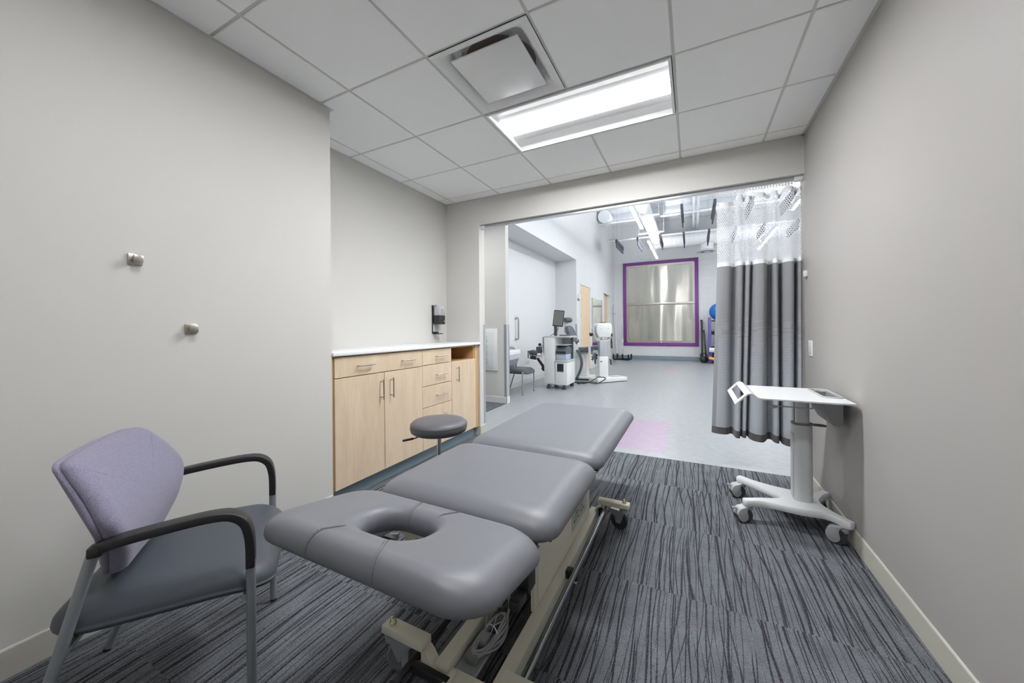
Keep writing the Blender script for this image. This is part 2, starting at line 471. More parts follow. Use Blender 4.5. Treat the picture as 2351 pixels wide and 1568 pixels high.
def mirror():
    m, n, b = base('mirror_glass')
    tc = n.add('ShaderNodeTexCoord').outputs['Object']
    a = n.noise(tc, 2, 1)
    n.link(n.mix(a, (.86, .9, .88), (.89, .92, .9)), b.inputs['Base Color'])
    b.inputs['Metallic'].default_value = 1; b.inputs['Roughness'].default_value = .03
    n.link(n.bump(n.noise(tc, 1.6, 1), .12, .03), b.inputs['Normal'])
    return m
MIRROR = mirror()
def clear():
    m, n, b = base('clear_plastic')
    tc = n.add('ShaderNodeTexCoord').outputs['Object']
    a = n.noise(tc, 12, 1)
    n.link(n.mix(a, (.92, .93, .95), (.98, .98, 1)), b.inputs['Base Color'])
    b.inputs['Transmission Weight'].default_value = .75; b.inputs['Roughness'].default_value = .12; b.inputs['IOR'].default_value = 1.2
    return m
CLEAR = clear()
def curtain_cloth():
    m, n, b = base('curtain_cloth')
    uv = n.add('ShaderNodeUVMap').outputs[0]
    sp = n.add('ShaderNodeSeparateXYZ'); n.link(uv, sp.inputs[0])
    s, z = sp.outputs[0], sp.outputs[1]
    # two cloth tones: woven dashes that thicken towards the hem
    t = n.math('SUBTRACT', 1., n.ramp(z, .38, 1.42))
    fr = n.math('FRACT', n.math('ADD', n.math('MULTIPLY', z, 76.), n.math('MULTIPLY', n.math('GREATER_THAN', n.math('FRACT', n.math('MULTIPLY', s, 9.)), .5), .5)))
    row = n.math('FLOOR', n.math('MULTIPLY', z, 76.))
    wn = n.add('ShaderNodeTexWhiteNoise'); cb = n.add('ShaderNodeCombineXYZ'); n.link(row, cb.inputs[0]); n.link(n.math('FLOOR', n.math('MULTIPLY', s, 18.)), cb.inputs[1]); n.link(cb.outputs[0], wn.inputs['Vector'])
    on = n.math('LESS_THAN', wn.outputs['Value'], n.ramp(t, -.03, .25))
    stripe = n.math('MULTIPLY', n.math('LESS_THAN', fr, n.math('ADD', n.math('MULTIPLY', t, .95), .06)), on)
    weave = n.noise(uv, 900, 2)
    top = n.mix(weave, lin((134, 134, 138)), lin((150, 150, 154))); low = n.mix(weave, lin((172, 178, 186)), lin((186, 191, 198)))
    n.link(n.mix(stripe, top, low), b.inputs['Base Color'])
    b.inputs['Roughness'].default_value = .8; b.inputs['Sheen Weight'].default_value = .15; b.inputs['Specular IOR Level'].default_value = .2
    return m
CLOTH = curtain_cloth()
HEM = fabric('curtain_hem', (88, 84, 86), (104, 100, 101))
BINDING = fabric('curtain_binding', (136, 138, 142), (152, 154, 158))
def netting():
    m, n, b = base('white_netting')
    tc = n.add('ShaderNodeTexCoord').outputs['Object']
    n.link(n.mix(n.noise(tc, 80, 2), (.82, .83, .84), (.9, .9, .9)), b.inputs['Base Color'])
    b.inputs['Roughness'].default_value = .8
    tr = n.add('ShaderNodeBsdfTranslucent'); tr.inputs[0].default_value = (.85, .86, .88, 1)
    mx = n.add('ShaderNodeMixShader'); mx.inputs[0].default_value = .55
    n.link(b.outputs[0], mx.inputs[1]); n.link(tr.outputs[0], mx.inputs[2]); n.link(mx.outputs[0], m.node_tree.nodes['Material Output'].inputs[0])
    return m
NET = netting()
# ------------------------------------------------------------------ the treatment room (z = 0 is the carpet)
XW, YB, XL, XA, ZC = .796, 3.549, -2.192, -2.66, 2.726
YF, YN, XG, ZG = 14.4, 3.667, -2.72, 5.09
def sbox(name, mat, *bs, parent=None, bevel=0):
    bm = B()
    for q in bs: box(bm, *q)
    return struct(obj(name, bm, mat, parent, smooth=False, bevel=bevel))
def pbox(name, mat, parent, *bs, bevel=0, world=True, seg=2):
    bm = B()
    for q in bs: box(bm, *q)
    return obj(name, bm, mat, parent, smooth=bool(bevel), bevel=bevel, world=world, seg=seg)
sbox('wall_left', PAINT, (XA - .2, XL, -.9, 1.64, 0, 2.9))
sbox('wall_alcove', PAINT, (XA - .2, XA, 1.64, YB, 0, 2.9))
sbox('wall_right', RIGHTWALL, (XW, XW + .12, -.9, YN, 0, 2.9))
sbox('wall_front', PAINT, (XA - .2, XW + .12, -1.02, -.9, 0, 2.9))
sbox('wall_back', PAINT, (XA - .2, XL, YB, YN, 0, 2.9), (XL, XW, YB, YN, 2.424, 2.9))
def baseboard(name, mat, runs):
    """runs = (x0, y0, x1, y1, nx, ny): foot line and the way it faces; rounded top"""
    root = place(name)
    for x0, y0, x1, y1, nx, ny in runs:
        bm = B(); d = V(x1 - x0, y1 - y0, 0); t = .007
        poly = [(0, 0), (t, 0), (t, .100), (t * .7, .1045), (t * .3, .1065), (0, .1065)]
        fn = lambda u, v, h: V(x0, y0, 0) + d * h + V(nx, ny, 0) * u + V(0, 0, v)
        prism(bm, poly, fn, 0, 1)
        obj('baseboard_strip', bm, mat, root, smooth=False)
    return root
baseboard('baseboard_left', BASEB, [(XL, -.9, XL, 1.64, 1, 0)])
baseboard('baseboard_right', BASEB, [(XW, -.9, XW, YN, -1, 0)])
baseboard('baseboard_back', BASEB, [(XL - .27, YB, XL + .007, YB, 0, -1), (XL, YB, XL, YN, 1, 0)])
# carpet tiles, 61 cm, laid in rows
floor = struct(obj('floor', box(B(), XA - .2, XW + .12, -1.02, 3.638, -.12, -.010), DARKIN, smooth=False))
proto = obj('carpet_tile', box(B(), -.30495, .30495, -.30495, .30495, -.010, 0), CARPET, floor, smooth=False)
TM = proto.data; first = True
def clip_tile(name, x0, x1, y0, y1, parent):
    return obj(name, box(B(), x0, x1, y0, y1, -.010, 0), CARPET, parent, smooth=False)
for j in range(8):
    for i in range(7):
        x1 = XW + .02 - i * .61; x0 = x1 - .61; y1 = 3.638 - j * .61; y0 = y1 - .61
        if x1 < XA - .1: continue
        if y0 >= 1.6 or x0 > XL - .61:
            if first: proto.location = ((x0 + x1) / 2, (y0 + y1) / 2, 0); first = False
            else: inst('carpet_tile', TM, floor, ((x0 + x1) / 2, (y0 + y1) / 2, 0))
# suspended ceiling: tiles slightly proud of the thin grid
ceil = struct(obj('ceiling', box(B(), XA - .2, XW + .12, -1.02, YN, 2.79, 2.9), WHITEPAINT, smooth=False))
GX0, GY0, P = -1.3006, 1.5679, .61
def in_troffer(i, j): return i in (0, 1) and j in (1, -2)
def ceiling_tile(x0, x1, y0, y1):
    g = .0075; return obj('ceiling_tile', box(B(), x0 + g, x1 - g, y0 + g, y1 - g, ZC - .001, ZC + .016), TILE, ceil, smooth=False, bevel=.003, seg=1)
full = ceiling_tile(-P / 2, P / 2, -P / 2, P / 2); used = False
for i in range(-3, 4):
    for j in range(-5, 4):
        x0, y0 = GX0 + i * P, GY0 + j * P; x1, y1 = x0 + P, y0 + P
        if in_troffer(i, j) or (i, j) == (0, 0): continue
        xmin = XL if (y0 + y1) / 2 < 1.5 else XA
        a0, a1, b0, b1 = max(x0, xmin), min(x1, XW), max(y0, -.9), min(y1, YB)
        if a1 - a0 < .03 or b1 - b0 < .03: continue
        if a1 - a0 > P - .001 and b1 - b0 > P - .001:
            if not used: full.location = ((x0 + x1) / 2, (y0 + y1) / 2, 0); used = True
            else: inst('ceiling_tile', full.data, ceil, ((x0 + x1) / 2, (y0 + y1) / 2, 0))
        else: ceiling_tile(a0, a1, b0, b1)
for i in range(-2, 4):
    x = GX0 + i * P; ys = 1.64 if x < XL else -.9
    runs_ = [(ys, YB)]
    if i == 1: runs_ = [(ys, GY0 - 2 * P), (GY0 - P, GY0 + P), (GY0 + 2 * P, YB)]
    for a, b_ in runs_: obj('grid_runner', box(B(), x - .0075, x + .0075, a, b_, ZC + .005, ZC + .03), GRIDM, ceil, smooth=False)
for j in range(-4, 4):
    y = GY0 + j * P; xs = XL if y < 1.6 else XA
    e = [(xs, XW)]
    for a, b_ in e: obj('grid_crosspiece', box(B(), a, b_, y - .0072, y + .0072, ZC + .0055, ZC + .03), GRIDM, ceil, smooth=False)
for q in ((XL, XL + .018, -.9, 1.64), (XW - .018, XW, -.9, YB), (XA, XW, YB - .018, YB), (XA, XA + .018, 1.64, YB), (XA, XL + .018, 1.64, 1.658)):
    obj('wall_angle', box(B(), *q, ZC - .0035, ZC + .0015), GRIDM, ceil, smooth=False)
# recessed troffer lights and the air diffuser
def troffer(x0, x1, y0, y1, label, lens=None):
    t = thing('ceiling_light', label, 'ceiling light', ((x0 + x1) / 2, (y0 + y1) / 2, ZC - .006), group=None)
    L, W = (x1 - x0) / 2 - .012, (y1 - y0) / 2 - .012
    bm = B(); f = .014
    for q in ((-L, L, -W, -W + f), (-L, L, W - f, W), (-L, -L + f, -W + f, W - f), (L - f, L, -W + f, W - f)): box(bm, *q, .001, .03)
    obj('frame', bm, WHITE, t, smooth=False)
    bm = B()                                                   # two coved reflectors, one each side of the lens
    for s in (-1, 1):
        pts = [(s * (W - f), .003), (s * (W * .85), .022), (s * (W * .62), .040), (s * .082, .052)]
        for (u0, v0), (u1, v1) in zip(pts, pts[1:]):
            vs = [bm.verts.new((sx * (L - f), u, v)) for sx, u, v in ((-1, u0, v0), (1, u0, v0), (1, u1, v1), (-1, u1, v1))]; bm.faces.new(vs)
    obj('reflector', bm, WHITE, t, angle=60)
    for s in (-1, 1): obj('end_plate', box(B(), s * (L - f) - .002, s * (L - f) + .002, -W + f, W - f, .002, .06), WHITE, t, smooth=False)
    obj('lens', box(B(), -(L - f - .003), L - f - .003, -.074, .074, .026, .030), lens or LENS, t, smooth=False)
    for s in (-1, 1): obj('lens_side', box(B(), -(L - f - .003), L - f - .003, s * .078 - .003, s * .078 + .003, .027, .052), LENSIDE, t, smooth=False)
    bm = B(); box(bm, -L, L, -W, W, .06, .063); obj('housing', bm, WHITE, t, smooth=False)
    return t
troffer(GX0, GX0 + 2 * P, GY0 + P, GY0 + 2 * P, 'lit recessed ceiling light with a long glowing lens beside the air diffuser')
troffer(GX0, GX0 + 2 * P, GY0 - 2 * P, GY0 - P, 'dimmed recessed ceiling light above the armchair, outside the photograph', LENSDIM)
t = thing('air_diffuser', 'square white ceiling air diffuser with a flat hanging plaque', 'air diffuser', (GX0 + P / 2, GY0 + P / 2, ZC))
h = P / 2 - .009
bm = B(); fn = lambda x, y, z: V(x, y, z)
outer = rrect(0, 0, 2 * h, 2 * h, .004, 5, 4); loops = [(outer, 0), (rrect(0, 0, 2 * h - .03, 2 * h - .03, .006, 5, 4), .0), (rrect(0, 0, .50, .50, .02, 5, 4), .012), (rrect(0, 0, .45, .45, .04, 5, 4), .035), (rrect(0, 0, .42, .42, .06, 5, 4), .075)]
rings = [[bm.verts.new((x, y, z)) for x, y in pl] for pl, z in loops]
for a, b_ in zip(rings, rings[1:]):
    n = len(a)
    for k in range(n): bm.faces.new((a[k], a[(k + 1) % n], b_[(k + 1) % n], b_[k]))
obj('cone', bm, WHITE, t, angle=50)
obj('neck', lathe(B(), [(.21, .06), (.21, .062), (.0, .0625)], seg=24), DIFFIN, t)
obj('plaque', box(B(), -.208, .208, -.208, .208, .000, .010), WHITE, t, bevel=.003)
for sx in (-1, 1):
    for sy in (-1, 1): obj('hanger', box(B(), sx * .15 - .008, sx * .15 + .008, sy * .17 - .002, sy * .17 + .002, .009, .07), ZINC, t, smooth=False)
# ------------------------------------------------------------------ cabinets in the alcove
CX = -2.2      # plane of the fronts
def handle(parent, y, z, L, vertical):
    bm = B(); r = .0055; x = CX + .034
    if vertical:
        cyl(bm, (x, y, z - L / 2), (x, y, z + L / 2), r, seg=12)
        for s in (-1, 1): cyl(bm, (CX, y, z + s * (L / 2 - .018)), (x, y, z + s * (L / 2 - .018)), .0045, seg=10)
    else:
        cyl(bm, (x, y - L / 2, z), (x, y + L / 2, z), r, seg=12)
        for s in (-1, 1): cyl(bm, (CX, y + s * (L / 2 - .02), z), (x, y + s * (L / 2 - .02), z), .0045, seg=10)
    return obj('handle', bm, NICKEL, parent, world=True)
def front(name, root, y0, y1, z0, z1):
    g = .0016
    return pbox(name, MAPLE, root, (CX - .019, CX, y0 + g, y1 - g, z0 + g, z1 - g), bevel=.0008, seg=1)
def carcass(root, y0, y1, niche=None):
    bx = XA + .01
    bs = [(bx, CX - .02, y0 + .001, y0 + .018, .112, 1.043), (bx, CX - .02, y1 - .018, y1 - .001, .112, 1.043), (bx, CX - .02, y0 + .018, y1 - .018, .112, .13), (bx, bx + .01, y0 + .018, y1 - .018, .13, 1.043), (bx, CX - .02, y0 + .018, y1 - .018, 1.028, 1.043)]
    if niche: bs.append((bx, CX - .02, y0 + .018, y1 - .018, niche - .02, niche - .002))
    return pbox('carcass', MAPLEIN, root, *bs)
def cab(label, y0, y1):
    return thing('base_cabinet', label, 'cabinet', ((XA + CX) / 2, (y0 + y1) / 2, .1))
c1 = cab('wide maple cabinet with one long drawer over two doors', 1.667, 2.567); carcass(c1, 1.667, 2.567)
d = front('drawer', c1, 1.667, 2.567, .889, 1.034); handle(d, 1.916, .962, .155, False); handle(d, 2.369, .963, .155, False)
d = front('door', c1, 1.667, 2.113, .112, .887); handle(d, 2.076, .757, .16, True)
d = front('door', c1, 2.115, 2.567, .112, .887); handle(d, 2.18, .757, .16, True)
c2 = cab('narrow maple cabinet with four drawers behind the stool', 2.567, 3.01); carcass(c2, 2.567, 3.01)
for z0, z1 in ((.112, .306), (.306, .501), (.501, .696), (.696, .891)): pass
for z0, z1, hz in ((.893, 1.034, .966), (.698, .891, .79), (.502, .696, .593), (.112, .500, .40)):
    d = front('drawer', c2, 2.567, 3.01, z0, z1); handle(d, 2.822, hz, .16, False)
c3 = cab('narrow maple cabinet with an open cubby above one door', 3.01, 3.466); carcass(c3, 3.01, 3.466, niche=.891)
d = front('door', c3, 3.012, 3.466, .112, .889); handle(d, 3.098, .757, .16, True)
tag(obj('worktop', box(B(), XA + .002, CX + .022, 1.643, YB - .003, 1.0445, 1.0705), SOLID, bevel=.004), 'white solid worktop running over the maple cabinets', 'worktop')
for i, (a, b_) in enumerate(((1.642, 1.665), (3.468, YB - .002)), 1):
    struct(obj('trim_%d' % i, box(B(), XA + .02, CX - .012, a, b_, .10, 1.043), MAPLEIN, smooth=False))
struct(obj('trim_3', box(B(), CX - .10, CX - .055, 1.642, YB - .008, 0, .111), BASEBLUE, smooth=False))
# ------------------------------------------------------------------ small things on the room walls
def wall_hook(y, z, label):
    t = thing('wall_hook', label, 'hook', (XL, y, z))
    obj('plate', box(B(), 0, .010, -.0245, .0245, -.0245, .0245), NICKEL, t, bevel=.004, seg=2)
    bm = B(); box(bm, .008, .036, -.011, .011, -.011, .011); obj('stem', bm, NICKEL, t, bevel=.002)
    obj('knob', box(B(), .034, .044, -.016, .016, -.0165, .0165), NICKEL, t, bevel=.003)
wall_hook(.676, 1.545, 'square brushed nickel wall hook, the upper one on the left wall')
wall_hook(.871, 1.238, 'square brushed nickel wall hook, the lower one on the left wall')
t = thing('soap_dispenser', 'black soap dispenser with a clear top and drip tray above worktop', 'soap dispenser', (XA, 3.325, 1.165))
obj('back_plate', box(B(), 0, .012, -.055, .055, .005, .335), BLACK, t, bevel=.006)
obj('wall_panel', box(B(), .011, .014, -.048, .048, .03, .125), PALEGREY, t, bevel=.001)
fnp = lambda x, y, h: V(x, y, h)
bm = B(); pad(bm, rrect(.065, 0, .108, .108, .025), [(0.004, .115), (0, .12), (0, .21), (.002, .215)], fnp, 2); obj('housing', bm, BLACK, t)
bm = B(); pad(bm, rrect(.063, 0, .102, .106, .025), [(0, .216), (0, .325), (.006, .333), (.016, .337)], fnp, 3); obj('clear_cover', bm, CLEAR, t)
bm = B(); pad(bm, rrect(.058, 0, .07, .075, .02), [(0, .218), (0, .30), (.01, .312)], fnp, 2); cart_ = obj('soap_cartridge', bm, FOAMW, t)
pbox('label', PAPERBLUE, t, (.094, .0945, -.012, .02, .222, .29), world=False)
bm = B(); pad(bm, rrect(.055, 0, .085, .095, .03), [(0.004, .002), (0, .006), (.0, .012), (.01, .010)], fnp, 2, crown=-.004); obj('drip_tray', bm, BLACK, t)
obj('badge', box(B(), .1185, .1195, .012, .03, .145, .155), PALEGREY, t, smooth=False)
# switch with a column of buttons, and a small white sensor by the curtain
t = thing('wall_control', 'white wall control with a column of small buttons above cart', 'wall switch', (XW, 3.40, 1.0))
obj('plate', box(B(), -.008, 0, -.042, .046, 0, .118), WHITEPL, t, bevel=.003)
obj('insert', box(B(), -.010, -.007, -.018, .020, .02, .098), PALEGREY, t, bevel=.001)
for k in range(4): obj('button', box(B(), -.0125, -.009, -.010, .012, .028 + k * .017, .038 + k * .017), WHITEPL, t, bevel=.001, seg=1)
t = thing('wall_sensor', 'tiny white wall plate beside the top of the grey curtain', 'wall plate', (XW, 3.50, 1.605))
obj('body', box(B(), -.022, 0, -.016, .016, 0, .048), WHITEPL, t, bevel=.003)
obj('lens', box(B(), -.0235, -.021, -.008, .008, .018, .03), PALEGREY, t, smooth=False)
# ------------------------------------------------------------------ curtain track and cubicle curtain
t = thing('curtain_track', 'long white curtain track fixed under the opening header', 'curtain track', (XL, 3.60, 2.39))
obj('rail', box(B(), XL + .015, XW - .015, 3.588, 3.612, 2.391, 2.4235), ALU, t, bevel=.004, world=True)
obj('slot_lip', box(B(), XL + .02, XW - .02, 3.594, 3.606, 2.388, 2.392), WHITEPL, t, smooth=False, world=True)
for xx in (XL, XW - .055): obj('end_cap', box(B(), xx, xx + .055, 3.582, 3.618, 2.383, 2.4235), WHITEPL, t, bevel=.004, world=True)
FOLD = [(.20, 3.605), (.235, 3.575), (.28, 3.575), (.305, 3.60), (.318, 3.645), (.336, 3.65), (.348, 3.60), (.362, 3.572), (.386, 3.575), (.394, 3.615), (.404, 3.625), (.413, 3.585), (.434, 3.572), (.446, 3.61), (.456, 3.64), (.466, 3.585), (.492, 3.552), (.535, 3.552), (.556, 3.60), (.572, 3.655), (.590, 3.655), (.597, 3.595), (.612, 3.57), (.630, 3.582), (.640, 3.645), (.655, 3.655), (.662, 3.60), (.690, 3.553), (.727, 3.556), (.742, 3.62), (.750, 3.635), (.756, 3.585), (.772, 3.560), (.786, 3.58)]
CP = catmull([(x, y, 0) for x, y in FOLD], 6)
arc = [0.]
for a, b_ in zip(CP, CP[1:]): arc.append(arc[-1] + (b_ - a).length)
AL = arc[-1]
def at(s):
    s = min(max(s, 0), AL)
    lo, hi = 0, len(arc) - 1
    while hi - lo > 1:
        m = (lo + hi) // 2
        if arc[m] <= s: lo = m
        else: hi = m
    u = (s - arc[lo]) / (arc[hi] - arc[lo]); return CP[lo].lerp(CP[hi], u)
def cpt(s, z, off=0.):
    p = at(s); k = max(0, (1.76 - z) / 1.5)                    # folds ease and the free edge drifts out below
    x = p.x - .055 * k * (XW - p.x) / .6 + .012 * k * math.sin(s * 9); y = 3.60 + (p.y - 3.60) * (1 + .22 * k) + .012 * k * math.sin(s * 13 + 1)
    return V(min(x, XW - .004), y - off, z)
def strip(s0, s1, z0, z1, ns, nz, off=0., zf=None):
    bm = B(); uv = bm.loops.layers.uv.new('UVMap'); g = []
    for j in range(nz + 1):
        row = []
        for i in range(ns + 1):
            s = s0 + (s1 - s0) * i / ns; zz = z0 + (z1 - z0) * j / nz
            if zf: zz = zf(s, j / nz)
            row.append((bm.verts.new(cpt(s, zz, off)), s, zz))
        g.append(row)
    for j in range(nz):
        for i in range(ns):
            q = (g[j][i], g[j][i + 1], g[j + 1][i + 1], g[j + 1][i]); f = bm.faces.new([a[0] for a in q])
            for lp, a in zip(f.loops, q): lp[uv].uv = (a[1], a[2])
    return bm
HB = lambda s: .298 - .035 * (s / AL) + .004 * math.sin(s * 17)
t = thing('cubicle_curtain', 'grey cubicle curtain with a white net top pulled to the right wall', 'curtain', (.5, 3.6, 0))
obj('cloth', strip(.03, AL, 0, 0, 300, 24, zf=lambda s, u: HB(s) + .055 + (1.752 - HB(s) - .055) * u), CLOTH, t, world=True)
obj('hem', strip(0, AL, 0, 0, 300, 2, off=.0015, zf=lambda s, u: HB(s) + .06 * u), HEM, t, world=True)
obj('side_binding', strip(-.0, .034, 0, 0, 6, 24, off=.001, zf=lambda s, u: HB(s) + .02 + (1.752 - HB(s) - .02) * u), BINDING, t, world=True)
obj('net_band', strip(0, AL, 1.742, 1.776, 300, 1, off=.0012), STRING, t, world=True)
dip = lambda s: -.035 * abs(math.sin(s * 11.5)) - .05 * (1 - min(s / .25, 1))
obj('header_tape', strip(0, AL, 0, 0, 300, 1, off=.001, zf=lambda s, u: 2.315 + dip(s) + .036 * u), STRING, t, world=True)
bm = B(); px_, ch = .0172, .0172 * .866                         # honeycomb netting
for r in range(int(.56 / ch) + 1):
    for c in range(int(AL / px_) + 1):
        s = c * px_ + (px_ / 2 if r % 2 else 0); z = 1.776 + r * ch
        if s > AL - .004 or z > 2.32 + dip(s): continue
        o, i_ = [], []
        for k in range(6):
            a = PI / 6 + PI / 3 * k; R1 = px_ / math.sqrt(3)
            o.append(bm.verts.new(cpt(s + R1 * math.cos(a), z + R1 * math.sin(a)))); i_.append(bm.verts.new(cpt(s + R1 * .61 * math.cos(a), z + R1 * .61 * math.sin(a))))
        for k in range(6): bm.faces.new((o[k], o[(k + 1) % 6], i_[(k + 1) % 6], i_[k]))
nt = obj('netting', bm, NET, t, world=True, smooth=False); nt['kind'] = 'stuff'
n = 26
for k in range(n):
    s = AL * (k + .3) / n; p = cpt(s, 2.34 + dip(s)); xt = .215 + (XW - .06 - .215) * (k + .5) / n
    bm = B(); q = V(xt, 3.6, 2.372); cyl(bm, p, q, .0012, seg=5); box(bm, q.x - .006, q.x + .006, 3.594, 3.606, 2.366, 2.3875)
    obj('glider', bm, WHITEPL, t, world=True, smooth=False)
for s in (.02, .22, .5, .98, AL - .06):
    p = cpt(s, 2.332 + dip(s), .002); bm = B(); tube(bm, [p + V(.007 * math.cos(a), 0, .007 * math.sin(a)) for a in [2 * PI * k / 12 for k in range(12)]], .002, 6, closed=True)
    obj('grommet', bm, BRASS, t, world=True)
# ------------------------------------------------------------------ the gym beyond the opening
YP0, YP1, YR, ZS = 5.20, 5.31, 9.26, 3.02          # partition, end of the recess, soffit
gf = struct(obj('floor', box(B(), -4.6, 7, 3.638, YF, -.12, 0), VINYL, smooth=False))
for (x0, x1, y0, y1) in ((-.71, -.25, 3.80, 5.02), (-.755, -.305, 10.95, 12.1)):
    obj('floor_tile', box(B(), x0, x1, y0, y1, -.004, .0006), VINYLP, gf, smooth=False)
bay = struct(obj('floor', box(B(), -4.6, -2.71, YN, YP0, -.01, .0012), DARKIN, smooth=False))
for i in range(3):
    for j in range(3):
        x1 = -2.71 - i * .61; y0 = YN + j * .61; y1 = min(y0 + .61, YP0)
        obj('carpet_tile', box(B(), x1 - .6095, x1, y0 + .0005, y1, .0008, .004), CARPET, bay, smooth=False)
sbox('wall_partition', PAINT, (-4.6, -2.71, YP0, YP1, 0, 3.1))
sbox('wall_bay', PAINT, (-4.72, -4.6, YB, YP1, 0, 3.1))
sbox('wall_recess', WHITEPAINT, (-3.42, -3.3, YP1, YR, 0, ZS + .1))
sbox('wall_recess_end', WHITEPAINT, (-3.42, XG - .12, YR, YR + .12, 0, ZS + .1))
sbox('ceiling_recess', WHITEPAINT, (-4.6, XG - .12, YN, YR + .12, ZS, ZS + .1))
D1, D2, ZD = (9.56, 10.70), (12.48, 13.56), 2.46
sbox('wall_gym_left', WHITEPAINT, (XG - .12, XG, YN, YR, ZS, ZG), (XG - .12, XG, YR, D1[0], 0, ZG), (XG - .12, XG, D1[0], D1[1], ZD, ZG), (XG - .12, XG, D1[1], D2[0], 0, ZG), (XG - .12, XG, D2[0], D2[1], ZD, ZG), (XG - .12, XG, D2[1], YF, 0, ZG))
far = sbox('wall_gym_far', BLOCKPAINT, (-4.6, 7.12, YF + .012, YF + .2, 0, ZG + .1))
obj('upper_wall', box(B(), XG, 7, YF + .004, YF + .013, 3.61, ZG), BLOCKPAINT, far, smooth=False)
bl = None
for k in range(18):
    for c in range(12):
        x0 = XG + c * .4 - (.2 if k % 2 else 0); a, b_ = max(x0, XG), min(x0 + .4, 1.95)
        if b_ - a < .05: continue
        z0 = k * .2 + .005
        if a > -2.1 and b_ < .02 and z0 > .75 and z0 < 3.2: continue      # behind the steel panel
        if b_ - a > .39:
            if bl is None: bl = obj('block', box(B(), -.1992, .1992, YF, YF + .012, -.0992, .0992), BLOCKPAINT, far, smooth=False, bevel=.0022, seg=1); bl.location = ((a + b_) / 2, 0, z0 + .1)
            else: inst('block', bl.data, far, ((a + b_) / 2, 0, z0 + .1))
        else: obj('block', box(B(), a + .0015, b_ - .0015, YF, YF + .012, z0 + .0015, z0 + .1985), BLOCKPAINT, far, smooth=False)
sbox('wall_gym_right', WHITEPAINT, (7, 7.12, YN, YF, 0, ZG + .1))
sbox('wall_gym_near', WHITEPAINT, (XW + .12, 7.12, YN - .12, YN, 0, ZG), (-4.6, XW + .12, YN - .12, YN, 2.9, ZG))
baseboard('baseboard_partition', BASEW, [(-4.6, YP0, -2.703, YP0, 0, -1), (-2.71, YP0 - .007, -2.71, YP1, 1, 0)])
baseboard('baseboard_recess', BASEW, [(-3.3, YP1, -3.3, YR, 1, 0), (-3.3, YR, XG, YR, 0, -1)])
baseboard('baseboard_gym', BASEW, [(XG, YR - .007, XG, D1[0], 1, 0), (XG, D1[1], XG, D2[0], 1, 0), (XG, D2[1], XG, YF, 1, 0)])
struct(obj('trim_4', box(B(), XG, 5, YF - .016, YF, 0.02, .15), BASEBLUE, smooth=False))
# corrugated roof deck
bm = B(); prev = None; y = YN; k = 0
while y < YF:
    for dy, dz in ((0, 0), (.09, 0), (.11, .05), (.19, .05)):
        row = [bm.verts.new((x, y + dy, ZG + dz)) for x in (XG - .1, 7.05)]
        if prev: bm.faces.new((prev[0], prev[1], row[1], row[0]))
        prev = row
    y += .21
deck = struct(obj('ceiling', bm, DECKM, smooth=False))
struct(obj('ceiling', box(B(), XG - .1, 7.1, YN - .1, YF + .2, ZG + .08, ZG + .14), DECKM, smooth=False))
# doors
def gym_door(idx, y0, y1, label, recess, lever_y):
    r = place('door_%d' % idx, (XG, (y0 + y1) / 2, 0)); r['label'] = label
    bm = B(); w_ = .055
    for q in ((y0, y0 + w_, 0, ZD), (y1 - w_, y1, 0, ZD), (y0 + w_, y1 - w_, ZD - w_, ZD)): box(bm, XG - .12, XG + .012, q[0], q[1], q[2], q[3])
    obj('frame', bm, WHITEPAINT, r, smooth=False, world=True)
    lf = obj('leaf', box(B(), XG - recess - .044, XG - recess, y0 + w_ + .002, y1 - w_ - .002, .008, ZD - w_ - .003), DOORW, r, smooth=False, world=True)
    if recess < .03:
        for z in (.87, 1.55, 2.2): obj('hinge', cyl(B(), (XG + .008, y0 + w_, z - .06), (XG + .008, y0 + w_, z + .06), .011, seg=10), STEELG, r, world=True)
    bm = B(); lathe(bm, [(.028, 0), (.028, .01), (.012, .014), (.012, .05)], (XG - recess, lever_y, 1.06), 16, 'X')
    cyl(bm, (XG - recess + .05, lever_y, 1.06), (XG - recess + .05, lever_y - .12, 1.06), .010, seg=10)
    obj('lever', bm, NICKEL, r, world=True)
    return r
gym_door(1, *D1, 'pale maple door with three hinges, the nearer one in the gym wall', .004, 10.56)
gym_door(2, *D2, 'pale maple door set deep in its frame near the far corner', .09, 12.62)
t = thing('wall_mirror', 'tall frameless mirror on the gym wall between two maple doors', 'mirror', (XG, 11.53, .1))
obj('glass', box(B(), XG + .004, XG + .012, 10.88, 12.18, .22, 2.12), MIRROR, t, smooth=False, world=True)
for q in ((10.86, 10.88, .20, 2.14), (12.18, 12.2, .20, 2.14)): obj('edge_strip', box(B(), XG, XG + .018, *q), STEELG, t, smooth=False, world=True)
# fire extinguisher cabinet on the partition
t = thing('extinguisher_cabinet', 'white fire extinguisher cabinet with upright black lettering on the partition', 'fire cabinet', (-3.02, YP0, .53))
obj('frame', box(B(), -3.30, -2.868, YP0 - .022, YP0, .53, 1.222), WHITE, t, bevel=.006, world=True)
obj('door', box(B(), -3.27, -2.925, YP0 - .028, YP0 - .02, .575, 1.178), WHITEPL, t, bevel=.002, world=True)
text_obj('lettering', '\n'.join('FIRE EXTINGUISHER'), .0285, INK, t, (-3.060 + 3.02, -.0285, .335), (PI / 2, 0, 0), squeeze=1.3, line=.97, extrude=.0003)['kind'] = 'stuff'
# unseen ceiling light added in the neighbouring bay to brighten the partition
troffer(-4.1, -2.9, 3.95, 4.56, 'added unseen ceiling light brightening the neighbouring bay, hidden behind the jamb', LENSDIM).location.z = ZS - .066
